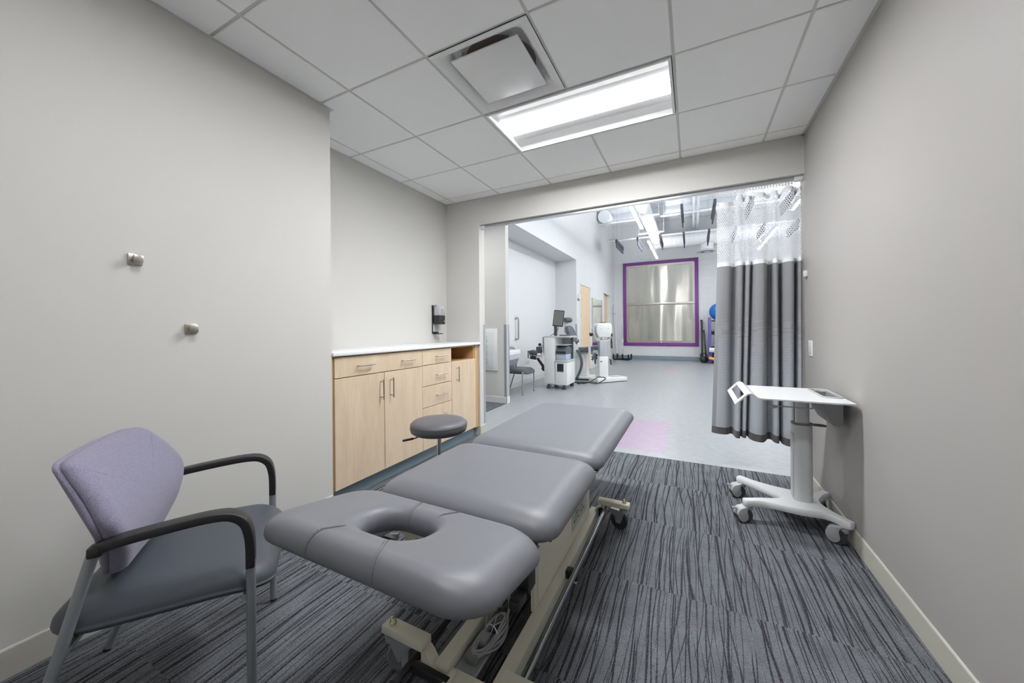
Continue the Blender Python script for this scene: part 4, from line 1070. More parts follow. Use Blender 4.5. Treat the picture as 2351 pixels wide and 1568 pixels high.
# ------------------------------------------------------------------ armchair by the left wall
SPINE = catmull([(.44, -.150, 0), (.52, -.128, 0), (.60, -.112, 0), (.68, -.118, 0), (.76, -.150, 0), (.84, -.198, 0), (.92, -.25, 0)], 12)
def side_chair(name, label, loc, rz, arms=True, W_=.565, back=LILAC, group=None):
    t = thing(name, label, 'chair', loc, rz); hw = W_ / 2; r = .0135
    def sm(x, y, h):
        u = max(0, (x - .16) / .15); return V(x - .0, y * (1 - .05 * max(0, -x / .3)), h - .030 * u * u + .010 * (y / hw) ** 2 + (.010 * (1 - (y / hw) ** 2) * (1 - ((x - .055) / .25) ** 2) if h > .43 else 0))
    bm = B(); pad(bm, soft(.045, 0, .53, W_ - .005, .10), softprof(.06, .05, .392, .462, eb=.02), sm, 10); obj('seat', bm, SEATV, t, angle=180)
    bm = B(); pad(bm, rrect(.05, 0, .42, W_ - .12, .06), [(0, .378), (0, .392)], flat, 2); obj('seat_pan', bm, BLACK, t)
    for s in (-1, 1):
        top = .50 if arms else .42
        l = obj('leg', tube(B(), [(.25, s * hw, .010), (.25, s * hw, .40), (.25, s * hw, top)], r, 14), TUBEG, t)
        obj('foot_glide', cyl(B(), (.25, s * hw, 0), (.25, s * hw, .014), .0125, seg=12), BLACK, l)
        pts = [V(-.284, s * hw, .010), V(-.232, s * hw, .16), V(-.180, s * hw, .317), V(-.137, s * hw * .995, .483), V(-.098, s * hw * .99, .634)]
        l = obj('leg', tube(B(), catmull(pts, 5), r, 14), TUBEG, t)
        obj('foot_glide', cyl(B(), (-.288, s * hw, 0), (-.283, s * hw, .014), .0125, seg=12), BLACK, l)
    for x, z in ((.235, .388), (-.160, .372)): obj('seat_rail', tube(B(), [(x, -hw, z), (x, hw, z)], .010, 10), TUBEG, t)
    sc = hw / .2825
    def spine(z):
        for p, q in zip(SPINE, SPINE[1:]):
            if z <= q.x: return p.y + (q.y - p.y) * (z - p.x) / (q.x - p.x)
        return SPINE[-1].y
    def bmap(u, z, h): return V(spine(z) + .30 * u * u + h + (.010 * (1 - (u / .29) ** 2) * (1 - ((z - .67) / .2) ** 2) if h > .03 else 0), u, z)
    half = [(.0, .478), (.08, .479), (.135, .490), (.178, .530), (.220, .580), (.262, .640), (.283, .690), (.278, .730), (.258, .790), (.236, .838), (.222, .856), (.19, .864), (.10, .866)]
    rgt = [(u * sc, z) for u, z in half]; lft = [(-u, z) for u, z in rgt[::-1] if u > 0]
    ol = catmull([(u, z, 0) for u, z in rgt + [(0, .867)] + lft], 4, closed=True); ol = [(p.x, p.y) for p in ol]
    bm = B(); pad(bm, ol, [(.006, .004), (.0, .010), (-.001, .020), (.002, .031), (.010, .040), (.024, .045)], bmap, 14); bk = obj('backrest', bm, back, t, angle=180)
    bm = B(); pad(bm, ol, [(.006, -.012), (.001, -.008), (0, .000), (.004, .006)], bmap, 12); obj('back_shell', bm, back, t, angle=180)
    if arms:
        for s in (-1, 1):
            path = catmull([V(-.096, s * hw * .985, .638), V(-.075, s * hw, .643), V(-.03, s * hw, .650), V(.08, s * hw, .660), V(.16, s * hw, .663), V(.205, s * hw, .655), V(.234, s * hw, .630), V(.246, s * hw, .592), V(.25, s * hw, .545), V(.25, s * hw, .482)], 4)
            n_ = len(path); ws = []
            for i in range(n_):
                u = i / (n_ - 1); ws.append(.034 if u < .1 else (.046 if u < .62 else .046 - (.046 - .034) * (u - .62) / .38))
            bm = ribbon(B(), path, ws, .024, side=(0, 1, 0)); obj('armrest', bm, BLACK, t, bevel=.006, seg=2, angle=50)
            obj('arm_clip', box(B(), -.108, -.078, s * hw - .018, s * hw + .018, .618, .648), BLACK, t, bevel=.006)
    return t
side_chair('armchair', 'armchair with a lilac fabric back, grey vinyl seat and black arms', (-1.631, .609, 0), .949)
# ------------------------------------------------------------------ stool between the cabinets and the table
t = thing('rolling_stool', 'round grey vinyl stool on a chrome post before the drawers', 'stool', (-1.54, 1.96, 0))
st = obj('seat', lathe(B(), [(.12, .530), (.168, .532), (.183, .542), (.190, .562), (.190, .578), (.184, .596), (.170, .608), (.14, .615), (.07, .618), (.001, .619)], seg=48), STOOLV, t, angle=180)
obj('seam', tube(B(), [V(.1895 * math.cos(a), .1895 * math.sin(a), .588) for a in [2 * PI * k / 48 for k in range(48)]], .0016, 6, closed=True), LEATHERD, st)
for k in range(3): a = 2.0 + k * 2.1; obj('seam', tube(B(), [V(.184 * math.cos(a), .184 * math.sin(a), .542), V(.191 * math.cos(a), .191 * math.sin(a), .565), V(.1895 * math.cos(a), .1895 * math.sin(a), .586)], .0014, 6), LEATHERD, st)
obj('seat_plate', lathe(B(), [(.07, .515), (.09, .520), (.10, .530)], seg=24), BLACK, t)
obj('post', cyl(B(), (0, 0, .25), (0, 0, .52), .0145, seg=18), CHROME, t)
obj('post_sleeve', cyl(B(), (0, 0, .10), (0, 0, .27), .025, .022, seg=18), BLACKMET, t)
lv = obj('height_lever', tube(B(), catmull([(-.03, -.02, .518), (-.09, -.06, .514), (-.115, -.09, .500), (-.135, -.115, .496)], 4), .004, 8), BLACKMET, t)
obj('lever_grip', bar(B(), (-.128, -.105, .497), (-.172, -.165, .492), .022, .012), BLACK, lv, bevel=.005)
for k in range(5):
    a = 2 * PI * k / 5 + .3; e = V(.26 * math.cos(a), .26 * math.sin(a), .075)
    lg = obj('base_arm', ribbon(B(), [V(0, 0, .11), e * .6 + V(0, 0, .045), e], [.05, .04, .03], .022), CHROME, t, bevel=.004)
    bm = B()
    for s in (-1, 1): cyl(bm, e + V(-math.sin(a), math.cos(a), 0) * s * .006 + V(0, 0, -.046), e + V(-math.sin(a), math.cos(a), 0) * s * .024 + V(0, 0, -.046), .029, seg=16)
    cyl(bm, e + V(0, 0, -.04), e + V(0, 0, .005), .007, seg=8)
    obj('caster_wheel', bm, DARKRUB, lg)
# ------------------------------------------------------------------ laptop cart at the right wall
t = thing('laptop_cart', 'white rolling laptop cart with a looped handle against the right wall', 'cart', (.60, 2.80, 0))
X0, Y0 = .60, 2.80
# top sheet: bent profile (x, z) swept in y, with the hand slot and the bin opening left out
pf = [(.776, .811), (.762, .8115), (.678, .812), (.45, .812), (.352, .812)]
pf += [(p.x, p.y) for p in catmull([(.345, .8125, 0), (.332, .818, 0), (.318, .830, 0), (.303, .836, 0), (.288, .832, 0), (.276, .822, 0)], 3)] + [(.262, .808), (.244, .788), (.236, .780), (.224, .766)]
ys = [2.495, 2.51, 2.545, 2.66, 2.76, 2.86, 2.965, 3.0, 3.015]
def yy(x, y):                                                 # the wall side narrows towards its two corners
    k = max(0, (x - .70) / .076); return y + (.0 if abs(y - 2.755) < .2 else -.02 * (1 if y > 2.755 else -1)) * k * k
bm = B(); g = [[bm.verts.new((x, yy(x, y), z)) for y in ys] for x, z in pf]
for i in range(len(pf) - 1):
    for j in range(len(ys) - 1):
        xm = (pf[i][0] + pf[i + 1][0]) / 2; ym = (ys[j] + ys[j + 1]) / 2
        if .244 < xm < .277 and 2.545 < ym < 2.965: continue
        if .678 < xm < .762 and 2.66 < ym < 2.965: continue
        bm.faces.new((g[i][j], g[i + 1][j], g[i + 1][j + 1], g[i][j + 1]))
bmesh.ops.recalc_face_normals(bm, faces=bm.faces); bmesh.ops.solidify(bm, geom=bm.faces[:], thickness=.008)
top = obj('tray_top', bm, CARTW, t, world=True, angle=55)
obj('handle_mark', lathe(B(), [(.004, 0), (.004, .0006), (.001, .0007)], (.2395, 2.755, .7835), 10), PALEGREY, top, world=True)
rim = rrect(.720, 2.8125, .092, .315, .03, 6, 4)
bm = B(); tube(bm, [V(x, y, .8145) for x, y in rim], .0058, 8, closed=True); obj('bin_rim', bm, PALEGREY, t, world=True)
poly = [(.680, .808), (.764, .808), (.764, .660), (.745, .648), (.722, .652), (.680, .730)]
bm = prism(B(), poly, lambda u, v, h: V(u, h, v), 2.665, 2.960)
tf = [f for f in bm.faces if all(abs(v.co.z - .808) < 1e-5 for v in f.verts)]; bmesh.ops.delete(bm, geom=tf, context='FACES_ONLY')
bmesh.ops.recalc_face_normals(bm, faces=bm.faces); bmesh.ops.solidify(bm, geom=bm.faces[:], thickness=.003)
obj('bin', bm, BINGREY, t, world=True, angle=50, smooth=True)
obj('lift_tube', prism(B(), rrect(X0 + .006, Y0, .070, .060, .026, 6, 2), flat, .60, .806), COLUMNW, t, world=True)
pc = obj('outer_column', prism(B(), rrect(X0 + .004, Y0, .100, .086, .036, 6, 2), flat, .13, .622), COLUMNW, t, world=True)
cl_ = obj('column_collar', prism(B(), rrect(X0 + .004, Y0, .106, .092, .038, 6, 2), flat, .617, .629), GREYPL, t, world=True, bevel=.002)
obj('cable_hook', tube(B(), catmull([(.655, 2.775, .623), (.70, 2.765, .623), (.715, 2.78, .623), (.70, 2.80, .623), (.66, 2.80, .623)], 4), .005, 8), GREYPL, t, world=True)
obj('front_panel', prism(B(), rrect(X0 - .045, Y0, .010, .05, .004, 4, 2), flat, .165, .565), COLUMNW, t, bevel=.003, world=True)
hl = obj('height_lever', tube(B(), catmull([(.62, 2.72, .80), (.638, 2.715, .745), (.625, 2.715, .733), (.52, 2.72, .733), (.445, 2.73, .733), (.435, 2.75, .733)], 4), .0042, 8), PALEGREY, t, world=True)
obj('lever_pad', lathe(B(), [(.024, .719), (.026, .723), (.02, .727)], (.445, 2.735, 0), 18), PALEGREY, hl, world=True)
ends = [(.765, 3.015), (.305, 3.065), (.300, 2.680), (.772, 2.615)]
ol = []; mids = [(.56, 2.955), (.495, 2.80), (.575, 2.655), (.69, 2.80)]
for i, (ex, ey) in enumerate(ends):
    u = V(ex - X0, ey - Y0, 0).normalized(); p = V(-u.y, u.x, 0); w_ = .024
    a, b_ = V(ex, ey, 0) - p * w_, V(ex, ey, 0) + p * w_
    ol += [a - u * .09 - p * .006, a, V(ex, ey, 0) - p * w_ * .7 + u * .018, V(ex, ey, 0) + p * w_ * .7 + u * .018, b_, b_ - u * .09 + p * .006, V(*mids[i], 0)]
ol = [(p.x, p.y) for p in catmull(ol, 5, closed=True)]
ar = sum(a[0] * b_[1] - b_[0] * a[1] for a, b_ in zip(ol, ol[1:] + ol[:1]))
if ar < 0: ol = ol[::-1]
def basemap(x, y, h):
    d_ = math.hypot(x - X0, y - Y0); return V(x, y, h + .016 * math.exp(-(d_ / .13) ** 2))
bm = B()
lo = [bm.verts.new(basemap(x, y, .104)) for x, y in inset(ol, .003)]; m1 = [bm.verts.new(basemap(x, y, .110)) for x, y in ol]; m2 = [bm.verts.new(basemap(x, y, .136)) for x, y in ol]; hi = [bm.verts.new(basemap(x, y, .142)) for x, y in inset(ol, .005)]
for a, b_ in ((lo, m1), (m1, m2), (m2, hi)):
    n = len(a)
    for k in range(n): bm.faces.new((a[k], a[(k + 1) % n], b_[(k + 1) % n], b_[k]))
bm.faces.new(hi); bm.faces.new(lo[::-1])
bm.normal_update(); bmesh.ops.triangulate(bm, faces=[f for f in bm.faces if len(f.verts) > 4])
obj('star_base', bm, CARTW, t, world=True, angle=45)
def twin_caster(x, y, ang, tab=True):
    dx, dy = math.cos(ang), math.sin(ang); c_ = V(x + dx * .032, y + dy * .032, .046); ax = V(-dy, dx, 0); f = V(dx, dy, 0)
    prof_ = catmull([(-.058, .058, 0), (-.030, .056, 0), (-.012, .030, 0), (-.018, -.012, 0), (.0, -.034, 0), (.022, -.036, 0), (.042, -.012, 0), (.045, .016, 0), (.028, .042, 0), (.0, .050, 0), (-.03, .062, 0)], 3, closed=True)
    bm = prism(B(), [(p.x, p.y) for p in prof_], lambda u, v, h: c_ + f * u + V(0, 0, v) + ax * h, -.028, .028)
    lathe(bm, [(.020, .070), (.024, .080), (.024, .104), (.010, .106)], (x, y, 0), 16)
    hd = obj('caster', bm, CASTERG, t, world=True, bevel=.004, angle=50)
    bm = B(); cyl(bm, c_ - ax * .024, c_ + ax * .024, .046, seg=24); obj('wheel', bm, DARKRUB, hd, world=True)
    if tab: obj('brake_tab', bar(B(), c_ + f * .040 + V(0, 0, .036), c_ + f * .066 + V(0, 0, .044), .018, .008), CASTERG, hd, bevel=.003, world=True)
twin_caster(.312, 3.055, math.radians(200)); twin_caster(.308, 2.69, math.radians(205)); twin_caster(.752, 2.628, math.radians(160), False); twin_caster(.748, 3.005, math.radians(215), False)
# ------------------------------------------------------------------ equipment in the gym
# chair at the recess wall
t = side_chair('side_chair', 'armless chair with a lilac back and dark grey seat in the recess', (-3.02, 6.22, 0), -.02, arms=False, W_=.50)
t = thing('wall_box', 'white and grey wall box on the back of the partition before the armless chair', 'wall box', (-2.86, 5.31, .69))
obj('cover', box(B(), -2.99, -2.735, 5.312, 5.80, .765, .845), WHITEPL, t, bevel=.006, world=True)
obj('body', box(B(), -2.985, -2.745, 5.312, 5.79, .69, .767), PALEGREY, t, bevel=.004, world=True)
# computer cart
t = thing('computer_cart', 'white equipment cart with a printer shelf and a dark window', 'cart', (-2.42, 7.05, 0))
A, Bx, C_, Y1, Y2 = -2.69, -2.465, -2.205, 6.82, 7.35
obj('tower', box(B(), A, Bx, Y1, Y2, .10, 1.03), WHITEPL, t, bevel=.012, world=True)
cb_ = obj('lower_cabinet', box(B(), Bx + .01, C_, Y1, Y2, .09, .545), WHITE, t, bevel=.008, world=True)
obj('window_frame', box(B(), Bx + .045, C_ - .065, Y1 - .006, Y1 + .004, .345, .572 - .05), PALEGREY, cb_, bevel=.004, seg=1, world=True)
obj('window', box(B(), Bx + .058, C_ - .075, Y1 - .008, Y1 + .004, .36, .51), DARKIN, cb_, smooth=False, world=True)
obj('cabinet_top', box(B(), Bx + .005, C_ + .012, Y1 - .012, Y2 + .01, .545, .58), PALEGREY, t, bevel=.006, world=True)
obj('top_shelf', box(B(), A, C_ + .05, Y1 + .02, Y2, 1.03, 1.06), PALEGREY, t, bevel=.008, world=True)
obj('shelf_post', box(B(), C_ - .06, C_ - .02, Y2 - .06, Y2 - .02, .58, 1.03), PADV, t, bevel=.003, world=True)
obj('back_plate', box(B(), Bx, C_ - .05, Y2 - .02, Y2, .58, 1.03), PALEGREY, t, smooth=False, world=True)
obj('upper_tray', box(B(), Bx, C_ - .04, Y1 + .06, Y2 - .03, .875, .885), WHITEPL, t, smooth=False, world=True)
obj('lower_rail', box(B(), A + .02, C_ - .02, Y1 + .06, Y2 - .06, .082, .10), PALEGREY, t, smooth=False, world=True)
def twin(x, y, name='caster', parent=None):
    bm = B()
    for s in (-1, 1): lathe(bm, [(.018, -.012), (.036, -.012), (.040, -.006), (.040, .008), (.034, .012), (.012, .013)], (x + s * .022, y, .040), 18, 'X')
    o = obj(name, bm, PADV, t, world=True)
    obj('caster_stem', cyl(B(), (x, y, .04), (x, y, .092), .012, seg=10), DARKRUB, o, world=True)
for x, y in ((A + .09, Y1 + .03), (C_ - .07, Y1 + .03), (A + .09, Y2 - .05), (C_ - .05, Y2 - .05)): twin(x, y)
hr = obj('push_rail', tube(B(), catmull([(A - .03, Y1 + .05, 1.04), (A - .035, Y1 + .06, .95), (A - .03, Y1 + .08, .75), (A - .01, Y1 + .1, .62)], 4), .018, 10), NICKEL, t, world=True)
t2 = thing('label_printer', 'dark grey printer on the white equipment cart shelf', 'printer', (-2.34, 7.02, .58))
bm = prism(B(), [(6.86, .70), (7.24, .70), (7.24, .80), (7.12, .855), (6.98, .845), (6.86, .77)], lambda u, v, h: V(h, u, v), -2.455, -2.235); obj('body', bm, PADV, t2, bevel=.008, world=True)
obj('paper_slot', box(B(), -2.44, -2.25, 6.852, 6.87, .72, .755), DARKIN, t2, smooth=False, world=True)
tag(obj('printer_stand', box(B(), -2.45, -2.24, 6.88, 7.2, .582, .698), PAPERBLUE, bevel=.006), 'pale blue box under the printer on the white equipment cart', 'box')
t2 = thing('monitor', 'small dark monitor on a post above the white equipment cart', 'monitor', (-2.50, 7.0, 1.06))
obj('post', box(B(), -2.545, -2.485, 7.02, 7.07, 1.06, 1.43), PADV, t2, bevel=.006, world=True)
mt = Matrix.Translation((-2.415, 6.93, 1.42)) @ Matrix.Rotation(math.radians(8), 4, 'Z') @ Matrix.Rotation(math.radians(6), 4, 'Y') @ Matrix.Rotation(math.radians(-6), 4, 'X')
bm = box(B(), -.105, .105, 0, .035, -.165, .165); bm.transform(mt); obj('bezel', bm, BLACK, t2, bevel=.006, world=True)
bm = box(B(), -.092, .092, -.003, .002, -.145, .148); bm.transform(mt); obj('screen', bm, SCREEN, t2, smooth=False, world=True)
obj('signal_cable', tube(B(), catmull([(-2.43, 6.97, 1.26), (-2.45, 6.99, 1.19), (-2.52, 6.98, 1.12), (-2.60, 6.95, 1.065)], 5), .006, 6), CABLEK, t2, world=True)
t2 = thing('keyboard', 'low grey keyboard on top of the white equipment cart', 'keyboard', (-2.28, 7.05, 1.06))
obj('case', box(B(), -2.42, -2.19, 6.98, 7.12, 1.06, 1.082), PADV, t2, bevel=.005, world=True)
bm = B()
for i in range(11):
    for j in range(4): box(bm, -2.41 + i * .0195, -2.394 + i * .0195, 6.99 + j * .03, 7.013 + j * .03, 1.082, 1.088)
k_ = obj('keys', bm, GREYPL, t2, smooth=False, world=True); k_['kind'] = 'stuff'
# padded limb attachment hanging left of the cart
t = thing('limb_attachment', 'dark padded limb attachment hooked on the left of the equipment cart', 'machine attachment', (-2.86, 7.0, .35))
obj('cuff_pad', tube(B(), catmull([(-3.06, 6.98, .70), (-2.98, 6.96, .72), (-2.90, 6.98, .69)], 4), .05, 12), PADV, t, world=True)
obj('thigh_pad', box(B(), -2.93, -2.80, 6.96, 7.04, .70, .84), PADV, t, bevel=.025, world=True)
obj('frame_loop', tube(B(), [(-3.09, 6.93, .60), (-3.09, 6.93, .745), (-2.99, 6.93, .745), (-2.99, 6.93, .60)], .012, 8, closed=True), BLACKMET, t, world=True)
obj('cross_tube', tube(B(), [(-3.09, 6.95, .655), (-2.95, 6.96, .65), (-2.80, 7.0, .64)], .016, 8), ALU, t, world=True)
obj('under_pad', tube(B(), [(-3.05, 6.97, .61), (-2.93, 6.97, .595)], .035, 12), BLACK, t, world=True)
obj('shin_bar', bar(B(), (-2.90, 6.98, .60), (-2.76, 7.0, .40), .07, .05), BLACK, t, bevel=.012, world=True)
obj('boot_pad', bar(B(), (-2.80, 7.0, .42), (-2.74, 7.02, .34), .09, .09), BLACK, t, bevel=.03, world=True)
obj('clamp_knob', lathe(B(), [(.03, -.02), (.034, 0), (.02, .02)], (-2.83, 6.95, .88), 12, 'Y'), BLACK, t, world=True)
obj('mount_bar', tube(B(), [(-2.83, 7.0, .64), (-2.80, 7.0, .86), (-2.715, 7.0, .90)], .014, 8), ALU, t, world=True)
# reclining test chair behind the cart
t = thing('test_chair', 'padded dark grey test chair with a headrest on a white base', 'machine chair', (-2.38, 8.4, 0))
bt = Matrix.Translation((-2.60, 8.42, 1.055)) @ Matrix.Rotation(math.radians(-25), 4, 'Y')
bm = B(); pad(bm, rrect(0, 0, .46, .50, .14, 6, 4), roundprof(.03, -.035, .055, 5), lambda x, y, h: V(h, y * (1 + .12 * (-x / .23)), x), 4, crown=.01)
bm.transform(bt); obj('backrest', bm, PADV, t, world=True, angle=180)
bm = box(B(), -.06, -.03, -.16, .16, -.22, .22); bm.transform(bt); obj('back_shell', bm, PALEGREY, t, bevel=.01, world=True)
hr = obj('headrest', tube(B(), catmull([(-2.715, 8.28, 1.41), (-2.665, 8.36, 1.415), (-2.655, 8.42, 1.415), (-2.665, 8.50, 1.415), (-2.715, 8.58, 1.41)], 4), .062, 12), PADV, t, world=True)
obj('headrest_bracket', box(B(), -2.80, -2.70, 8.36, 8.44, 1.32, 1.47), WHITEPL, t, bevel=.015, world=True)
obj('headrest_post', box(B(), -2.775, -2.745, 8.38, 8.42, 1.10, 1.34), ALU, t, bevel=.004, world=True)
obj('chair_column', box(B(), -2.72, -2.64, 8.34, 8.46, .60, 1.25), PADV, t, bevel=.015, world=True)
bm = B(); pad(bm, rrect(-2.24, 8.42, .58, .46, .10, 6, 4), roundprof(.03, .655, .75, 5), lambda x, y, h: V(x, y, h + .05 * max(0, (x + 2.3) / .35)), 4, crown=.012); obj('seat', bm, PADV, t, world=True, angle=180)
obj('seat_frame', box(B(), -2.50, -2.0, 8.28, 8.56, .60, .66), WHITEPL, t, bevel=.01, world=True)
bm = prism(B(), [(-2.62, .90), (-2.46, .90), (-2.33, .66), (-2.33, .56), (-2.66, .56)], lambda u, v, h: V(u, h, v), 8.17, 8.21); obj('hinge_plate', bm, WHITEPL, t, bevel=.008, world=True)
obj('hinge_knob', lathe(B(), [(.03, -.03), (.035, -.01), (.03, 0)], (-2.55, 8.17, .84), 12, 'Y'), BLACK, t, world=True)
obj('pedestal', prism(B(), [(-2.52, .09), (-2.20, .09), (-2.27, .60), (-2.45, .60)], lambda u, v, h: V(u, h, v), 8.28, 8.56), WHITE, t, bevel=.02, world=True)
obj('foot_plate', box(B(), -2.72, -2.08, 8.22, 8.66, .035, .09), WHITE, t, bevel=.01, world=True)
bm = ribbon(B(), catmull([V(-2.385, 8.12, .715), V(-2.32, 8.12, .62), V(-2.275, 8.12, .42), V(-2.31, 8.12, .24), V(-2.40, 8.12, .05)], 5), .075, .05, side=(0, 1, 0)); obj('arm_rest_pad', bm, PADV, t, bevel=.012, world=True)
obj('arm_bracket', box(B(), -2.42, -2.36, 8.12, 8.3, .66, .72), ALU, t, bevel=.004, world=True)
obj('side_post', box(B(), -2.13, -2.08, 8.16, 8.2, .55, .80), WHITEPL, t, bevel=.004, world=True)
obj('side_grip', tube(B(), [(-1.98, 8.2, .66), (-1.98, 8.2, .40)], .022, 10), PADV, t, world=True)
obj('grip_mount', box(B(), -2.03, -1.94, 8.18, 8.24, .64, .71), ALU, t, bevel=.004, world=True)
obj('grip_rod', cyl(B(), (-1.98, 8.2, .40), (-1.96, 8.2, .14), .006, seg=6), ALU, t, world=True)
obj('strap_buckle', tube(B(), catmull([(-2.06, 8.17, .56), (-2.02, 8.17, .53), (-2.06, 8.17, .49)], 4), .012, 8), BLACK, t, world=True)
obj('cushion_arm', tube(B(), catmull([(-2.47, 8.15, .98), (-2.40, 8.14, 1.0), (-2.36, 8.14, .95)], 4), .03, 8), PALEGREY, t, world=True)
# floor rail joining chair and dynamometer
tag(obj('floor_rail', box(B(), -2.60, -1.95, 8.72, 8.92, .0, .06), ALU, bevel=.006), 'long low aluminium floor rail between test chair and column machine', 'floor rail')
# dynamometer on its column
t = thing('dynamometer', 'white machine head on an aluminium column with a low base', 'exercise machine', (-1.82, 8.22, 0), math.radians(50))
obj('base', box(B(), -.28, .53, -.20, .145, .012, .10), WHITE, t, bevel=.012)
obj('base_pad', box(B(), -.27, .52, -.19, .135, 0, .014), DARKRUB, t, smooth=False)
obj('base_recess', box(B(), .18, .44, -.13, .08, .099, .102), PALEGREY, t, smooth=False)
rot = Matrix.Rotation(math.radians(-18), 4, 'Z')
def rb(name, q, mat, bev, par=t):
    bm = box(B(), *q); bm.transform(rot); return obj(name, bm, mat, par, bevel=bev)
lc_ = rb('lower_column', (-.10, .10, -.09, .09, .10, .575), WHITE, .008)
rb('green_label', (-.085, -.045, -.093, -.088, .45, .48), GREEN, 0, lc_)
rb('clamp_plate', (.10, .115, -.045, .03, .44, .55), WHITEPL, .004, lc_)
obj('clamp_lever', tube(B(), catmull([(.14, -.06, .50), (.17, -.07, .48), (.18, -.07, .38)], 4), .015, 8), BLACK, lc_)
rb('upper_column', (-.085, .085, -.075, .075, .575, .93), ALU, .004)
rb('scale_strip', (.012, .06, -.078, -.073, .60, .90), PALEGREY, 0)
hd = Matrix.Translation((0, 0, 1.0)) @ rot
bm = prism(B(), [(-.13, .0), (.13, .0), (.18, .13), (.18, .27), (.14, .325), (-.14, .325), (-.18, .27), (-.18, .13)], lambda u, v, h: V(u, h, v), -.15, .15); bm.transform(hd); obj('motor_head', bm, WHITE, t, bevel=.022, seg=3)
bm = ribbon(B(), catmull([V(-.215, 0, .24), V(-.22, 0, .18), V(-.20, 0, .06), V(-.13, 0, -.05), V(0, 0, -.068), V(.13, 0, -.05), V(.19, 0, .04), V(.21, 0, .12)], 5), .13, .03, side=(0, 1, 0)); bm.transform(hd); obj('yoke', bm, WHITEPL, t, bevel=.006)
bm = B(); lathe(bm, [(.035, -.29), (.04, -.26), (.03, -.23), (.012, -.225), (.012, -.18)], (0, 0, .07), 12, 'X'); bm.transform(hd); obj('tilt_knob', bm, BLACK, t)
bm = box(B(), -.06, .06, -.03, .03, .325, .345); bm.transform(hd); obj('top_lever', bm, BLACK, t, bevel=.006)
bm = B()
for s in (-1, 1): lathe(bm, [(.012, -.156), (.012, -.148)], (s * .08, 0, .20), 10, 'Y')
bm.transform(hd); o = obj('rivets', bm, PALEGREY, t); o['kind'] = 'stuff'; o.name = 'screw_pair'
cb2 = obj('hand_switch', tube(B(), [(.17, -.11, 1.10), (.17, -.11, 1.02)], .022, 8), BLACK, t)
obj('switch_cord', tube(B(), catmull([(.17, -.11, 1.03), (.15, -.11, .86), (.165, -.11, .76), (.185, -.11, .80), (.18, -.10, .95), (.16, -.09, 1.05)], 5), .011, 8), CABLEK, cb2)
for k, pts in enumerate(([(-1.80, 8.05, .115), (-1.85, 7.92, .14), (-2.0, 7.75, .04), (-2.15, 7.70, .015), (-2.3, 7.9, .012)], [(-1.78, 8.04, .13), (-1.70, 7.95, .10), (-1.82, 7.62, .04), (-2.02, 7.60, .06), (-2.2, 7.75, .012), (-2.35, 7.8, .012)], [(-2.28, 7.72, .012), (-2.2, 7.62, .014), (-2.12, 7.66, .05), (-2.16, 7.78, .03), (-2.3, 7.82, .014), (-2.5, 7.9, .012)])):
    tag(obj('floor_cable', tube(B(), catmull(pts, 6), .011, 7), CABLEK), ('dark cable running straight from the column machine to the chair', 'dark cable sagging in a loop before the column machine base', 'dark cable coiled on the floor behind the equipment cart')[k], 'cable')
# barbell rack in the far corner
t = thing('barbell_stand', 'black cross shaped floor stand with five upright tubes in far corner', 'barbell rack', (-2.38, 13.95, 0))
pts = [(-2.66, 13.86), (-2.58, 14.22), (-2.34, 13.92), (-2.10, 13.74), (-2.05, 14.12)]
for a, b_ in ((pts[0], pts[4]), (pts[1], pts[3])): obj('foot_bar', bar(B(), (*a, .035), (*b_, .035), .08, .06), BLACKMET, t, bevel=.006, world=True)
for p in pts: obj('holder_tube', lathe(B(), [(.026, .05), (.030, .055), (.030, .215), (.024, .22), (.022, .12)], (*p, 0), 14), BLACKMET, t, world=True)
def bar_thing(name, label, segs):
    tb = thing(name, label, 'barbell', segs[0][1][0])
    for nm_, pts_, r, mat in segs: obj(nm_, tube(B(), pts_, r, 12), mat, tb, world=True)
bar_thing('barbell', 'long steel barbell standing in the black floor stand', [('sleeve', [(-2.655, 13.87, .06), (-2.655, 13.89, .42)], .025, ALU), ('collar', [(-2.655, 13.89, .42), (-2.655, 13.892, .45)], .04, BRASS), ('shaft', [(-2.655, 13.89, .44), (-2.66, 14.0, 1.75)], .015, ALU), ('collar', [(-2.66, 14.0, 1.73), (-2.66, 14.002, 1.76)], .045, BRASS), ('sleeve', [(-2.66, 14.0, 1.75), (-2.66, 14.03, 2.08)], .025, ALU)])
bar_thing('curl_bar', 'wavy steel curl bar standing in the middle of black stand', [('sleeve', [(-2.34, 13.92, .06), (-2.34, 13.93, .30)], .024, CHROME), ('shaft', catmull([(-2.34, 13.93, .28), (-2.33, 13.94, .42), (-2.38, 13.95, .55), (-2.32, 13.97, .68), (-2.37, 13.98, .80), (-2.345, 13.99, .92)], 5), .017, CHROME), ('collar', [(-2.345, 13.99, .90), (-2.345, 13.99, .93)], .042, CHROME), ('sleeve', [(-2.345, 13.99, .92), (-2.35, 14.0, 1.17)], .026, CHROME)])
t = thing('exercise_pole', 'white plain pole leaning in the rear tube of black stand', 'pole', (-2.58, 14.22, .07))
obj('pole', cyl(B(), (-2.58, 14.22, .07), (-2.67, 14.3, 1.28), .022, seg=12), FOAMW, t, world=True)
obj('pole_tip', cyl(B(), (-2.67, 14.3, 1.27), (-2.672, 14.302, 1.30), .024, seg=12), WHITEPL, t, world=True)
